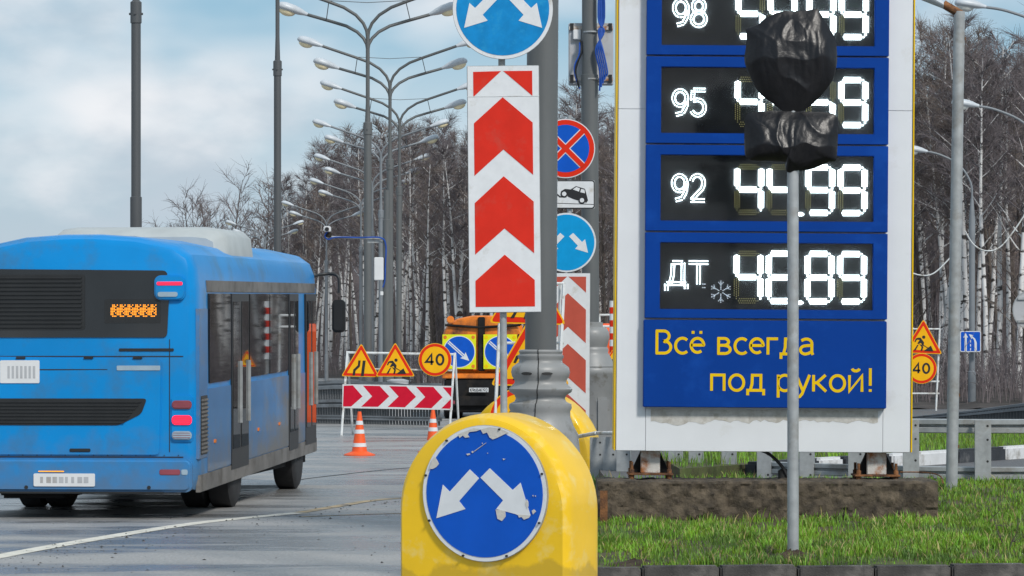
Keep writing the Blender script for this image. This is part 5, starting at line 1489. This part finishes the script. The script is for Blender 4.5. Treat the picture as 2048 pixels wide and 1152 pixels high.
def tree(name, label, data, x, y, H, h0, group):
    root = thing(name, label, 'tree', (x, y, 0), (rnd.uniform(-.03, .03), rnd.uniform(-.03, .03), rnd.uniform(0, 6.28)), group)
    k = H / h0; root.scale = (k * rnd.uniform(.9, 1.1),) * 2 + (k,)
    for nm, d in zip(('trunk', 'crown'), data):
        o = bpy.data.objects.new(nm, d); COL.objects.link(o); o.parent = root
def topline(x):
    P = [(560, 360), (600, 345), (640, 285), (740, 262), (900, 240), (1150, 195), (1230, 180), (1500, 150), (1850, 72), (1960, 45), (2048, -15), (2300, -30)]
    for (a, ya), (c, yc) in zip(P, P[1:]):
        if a <= x <= c: return ya + (yc - ya) * (x - a) / (c - a)
    return P[0][1] if x < 560 else 0
def front(x): return 270 if x < 700 else (270 - (x - 700) * .83 if x < 840 else max(118, 153 - (x - 840) * .035))
zones = ((640, 'behind the two far left lamp heads'), (700, 'just left of the nearest lamp pole'), (760, 'behind the white control box'), (840, 'right of the lamp row'), (900, 'over the beacon of the orange truck'), (960, 'left of the near chevron panel'), (1050, 'hidden behind the near chevron panel'), (1120, 'hidden behind the large pole'), (1200, 'behind the no-stopping sign'), (1260, 'at the left edge of the price board'), (1500, 'behind the left half of the price board'), (1800, 'behind the right half of the price board'), (1880, 'at the right edge of the price board'), (1940, 'just left of the leaning pole'), (1990, 'behind the blue lane sign'), (2050, 'above the reversed round sign'), (9999, 'past the right edge of the frame'))
b = MB(); nn_ = 46
xs_ = [520 + i * 40 for i in range(nn_)]
for off_, z_ in ((-14, .02), (-4, .45), (20, 1.0), (110, 1.6)):
    for x in xs_: d = front(x) + off_; b.v.append((PX(x, d), d, z_ + .15 * noise.noise(Vector((x * .02, off_, 0)))))
b.f = [(j * nn_ + i, j * nn_ + i + 1, (j + 1) * nn_ + i + 1, (j + 1) * nn_ + i) for j in range(3) for i in range(nn_ - 1)]
M['litter'] = mat('leaf_litter', (.048, .040, .036), .95, 0, .5, .8, .8, 8)
tag(b.build('forest_floor', M['litter'], fix=False), 'brown leaf litter under the birches', kind='structure')
nt = 0
for row in range(4):
    x = 575.0 + row * 11
    while x < 2075:
        hidden = 1250 < x < 1810
        D_ = front(x) + row * 9 + rnd.uniform(-4, 6)
        H = 1.5 + (HZ - topline(x)) * D_ / F * rnd.uniform(.78, 1.03)
        if row and 1300 < x < 1770: x += 30; continue
        place = next(l for z_, l in zones if x < z_)
        depth = ('front row', 'second row', 'third row', 'back row')[row]
        if rnd.random() < .8: tree('birch_tree', 'bare white birch of the %s, %s' % (depth, place), rnd.choice(VAR), PX(x, D_), D_, H, 14.0, 'birches in the %s, %s' % (depth, place))
        else:
            tree('bare_tree', 'dark bare tree of the %s, %s' % (depth, place), rnd.choice(DARK), PX(x, D_), D_, H * .9, 14.0, 'dark trees in the %s, %s' % (depth, place))
        x += rnd.uniform(17, 36) * (1.0 if not hidden else 2.6) * (1 if row == 0 else 1.15)
for (px, D_, ty, k, lb) in ((420, 300, 345, 0, 'lone spreading bare tree standing over the bus roof'), (505, 300, 362, 1, 'rounded bare tree left of the dark lamp pole'), (575, 305, 372, 2, 'low bare tree just right of the dark lamp pole'), (370, 310, 405, 1, 'small outermost bare tree at the left of the wood'), (470, 330, 395, 2, 'small bare tree between the lone tree and the rounded one')):
    tree('bare_tree', lb, LONE[k], PX(px, D_), D_, 1.6 + (HZ - ty) * D_ / F, 9.0, 'bare trees over the bus')
# undergrowth and deeper wood: reads as one mass
b = MB(); r = random.Random(5)
for i in range(11500):
    px = r.uniform(560, 2250)
    D_ = front(px) + r.uniform(28, 95); x, y = PX(px, D_), D_
    H = (1.5 + (HZ - topline(px)) * D_ / F) * r.uniform(.35, .93); l = r.uniform(-.08, .08)
    b.tube([(x, y, 0), (x + l * H * .4, y, H * .5), (x + l * H, y + r.uniform(-.4, .4), H)], [.030, .022, .008], 3, cap=False)
    for j in range(7):
        t = r.uniform(.15, .95); q = Vector((x + l * H * t, y, H * t)); a = r.uniform(0, 6.28); L = r.uniform(.5, 1.5)
        e = q + Vector((math.cos(a) * L * .6, math.sin(a) * L * .6, L * r.uniform(.1, .9)))
        b.tube([q, e], [.014, .005], 3, cap=False)
for i in range(5200):
    px = r.uniform(560, 2250)
    D_ = front(px) + r.uniform(-11, 14); x, y = PX(px, D_), D_
    H = r.uniform(.5, 2.0) * (1.0 if i % 5 else 1.7); l = r.uniform(-.3, .3)
    b.tube([(x, y, 0), (x + l * H * .4, y, .4 + H * .5), (x + l * H, y + r.uniform(-.4, .4), .4 + H)], [.016, .011, .004], 3, cap=False)
    for j in range(4):
        t = r.uniform(.25, .95); q = Vector((x + l * H * t, y, .4 + H * t)); a = r.uniform(0, 6.28); L = r.uniform(.3, .8)
        b.tube([q, q + Vector((math.cos(a) * L * .6, math.sin(a) * L * .6, L * r.uniform(.1, .9)))], [.009, .004], 3, cap=False)
tag(b.build('undergrowth', M['twig'], fix=False), 'tangled leafless undergrowth and deeper wood behind the birches', 'undergrowth', kind='stuff')

# birches that would share a label: say which of them, left to right
from collections import defaultdict
same = defaultdict(list)
for o in COL.objects:
    if o.get('category') == 'tree': same[o['label']].append(o)
for lb, os_ in same.items():
    if len(os_) < 2: continue
    os_.sort(key=lambda o: o.location.x / o.location.y)
    words_ = {2: ('left', 'right'), 3: ('left', 'middle', 'right'), 4: ('leftmost', 'second', 'third', 'rightmost')}.get(len(os_))
    if not words_: words_ = ['leftmost', 'second', 'third', 'fourth', 'fifth', 'sixth', 'seventh', 'eighth', 'ninth', 'tenth', 'eleventh', 'twelfth'][:len(os_) - 1] + ['rightmost']
    for o, w_ in zip(os_, words_): o['label'] = w_ + ' ' + lb
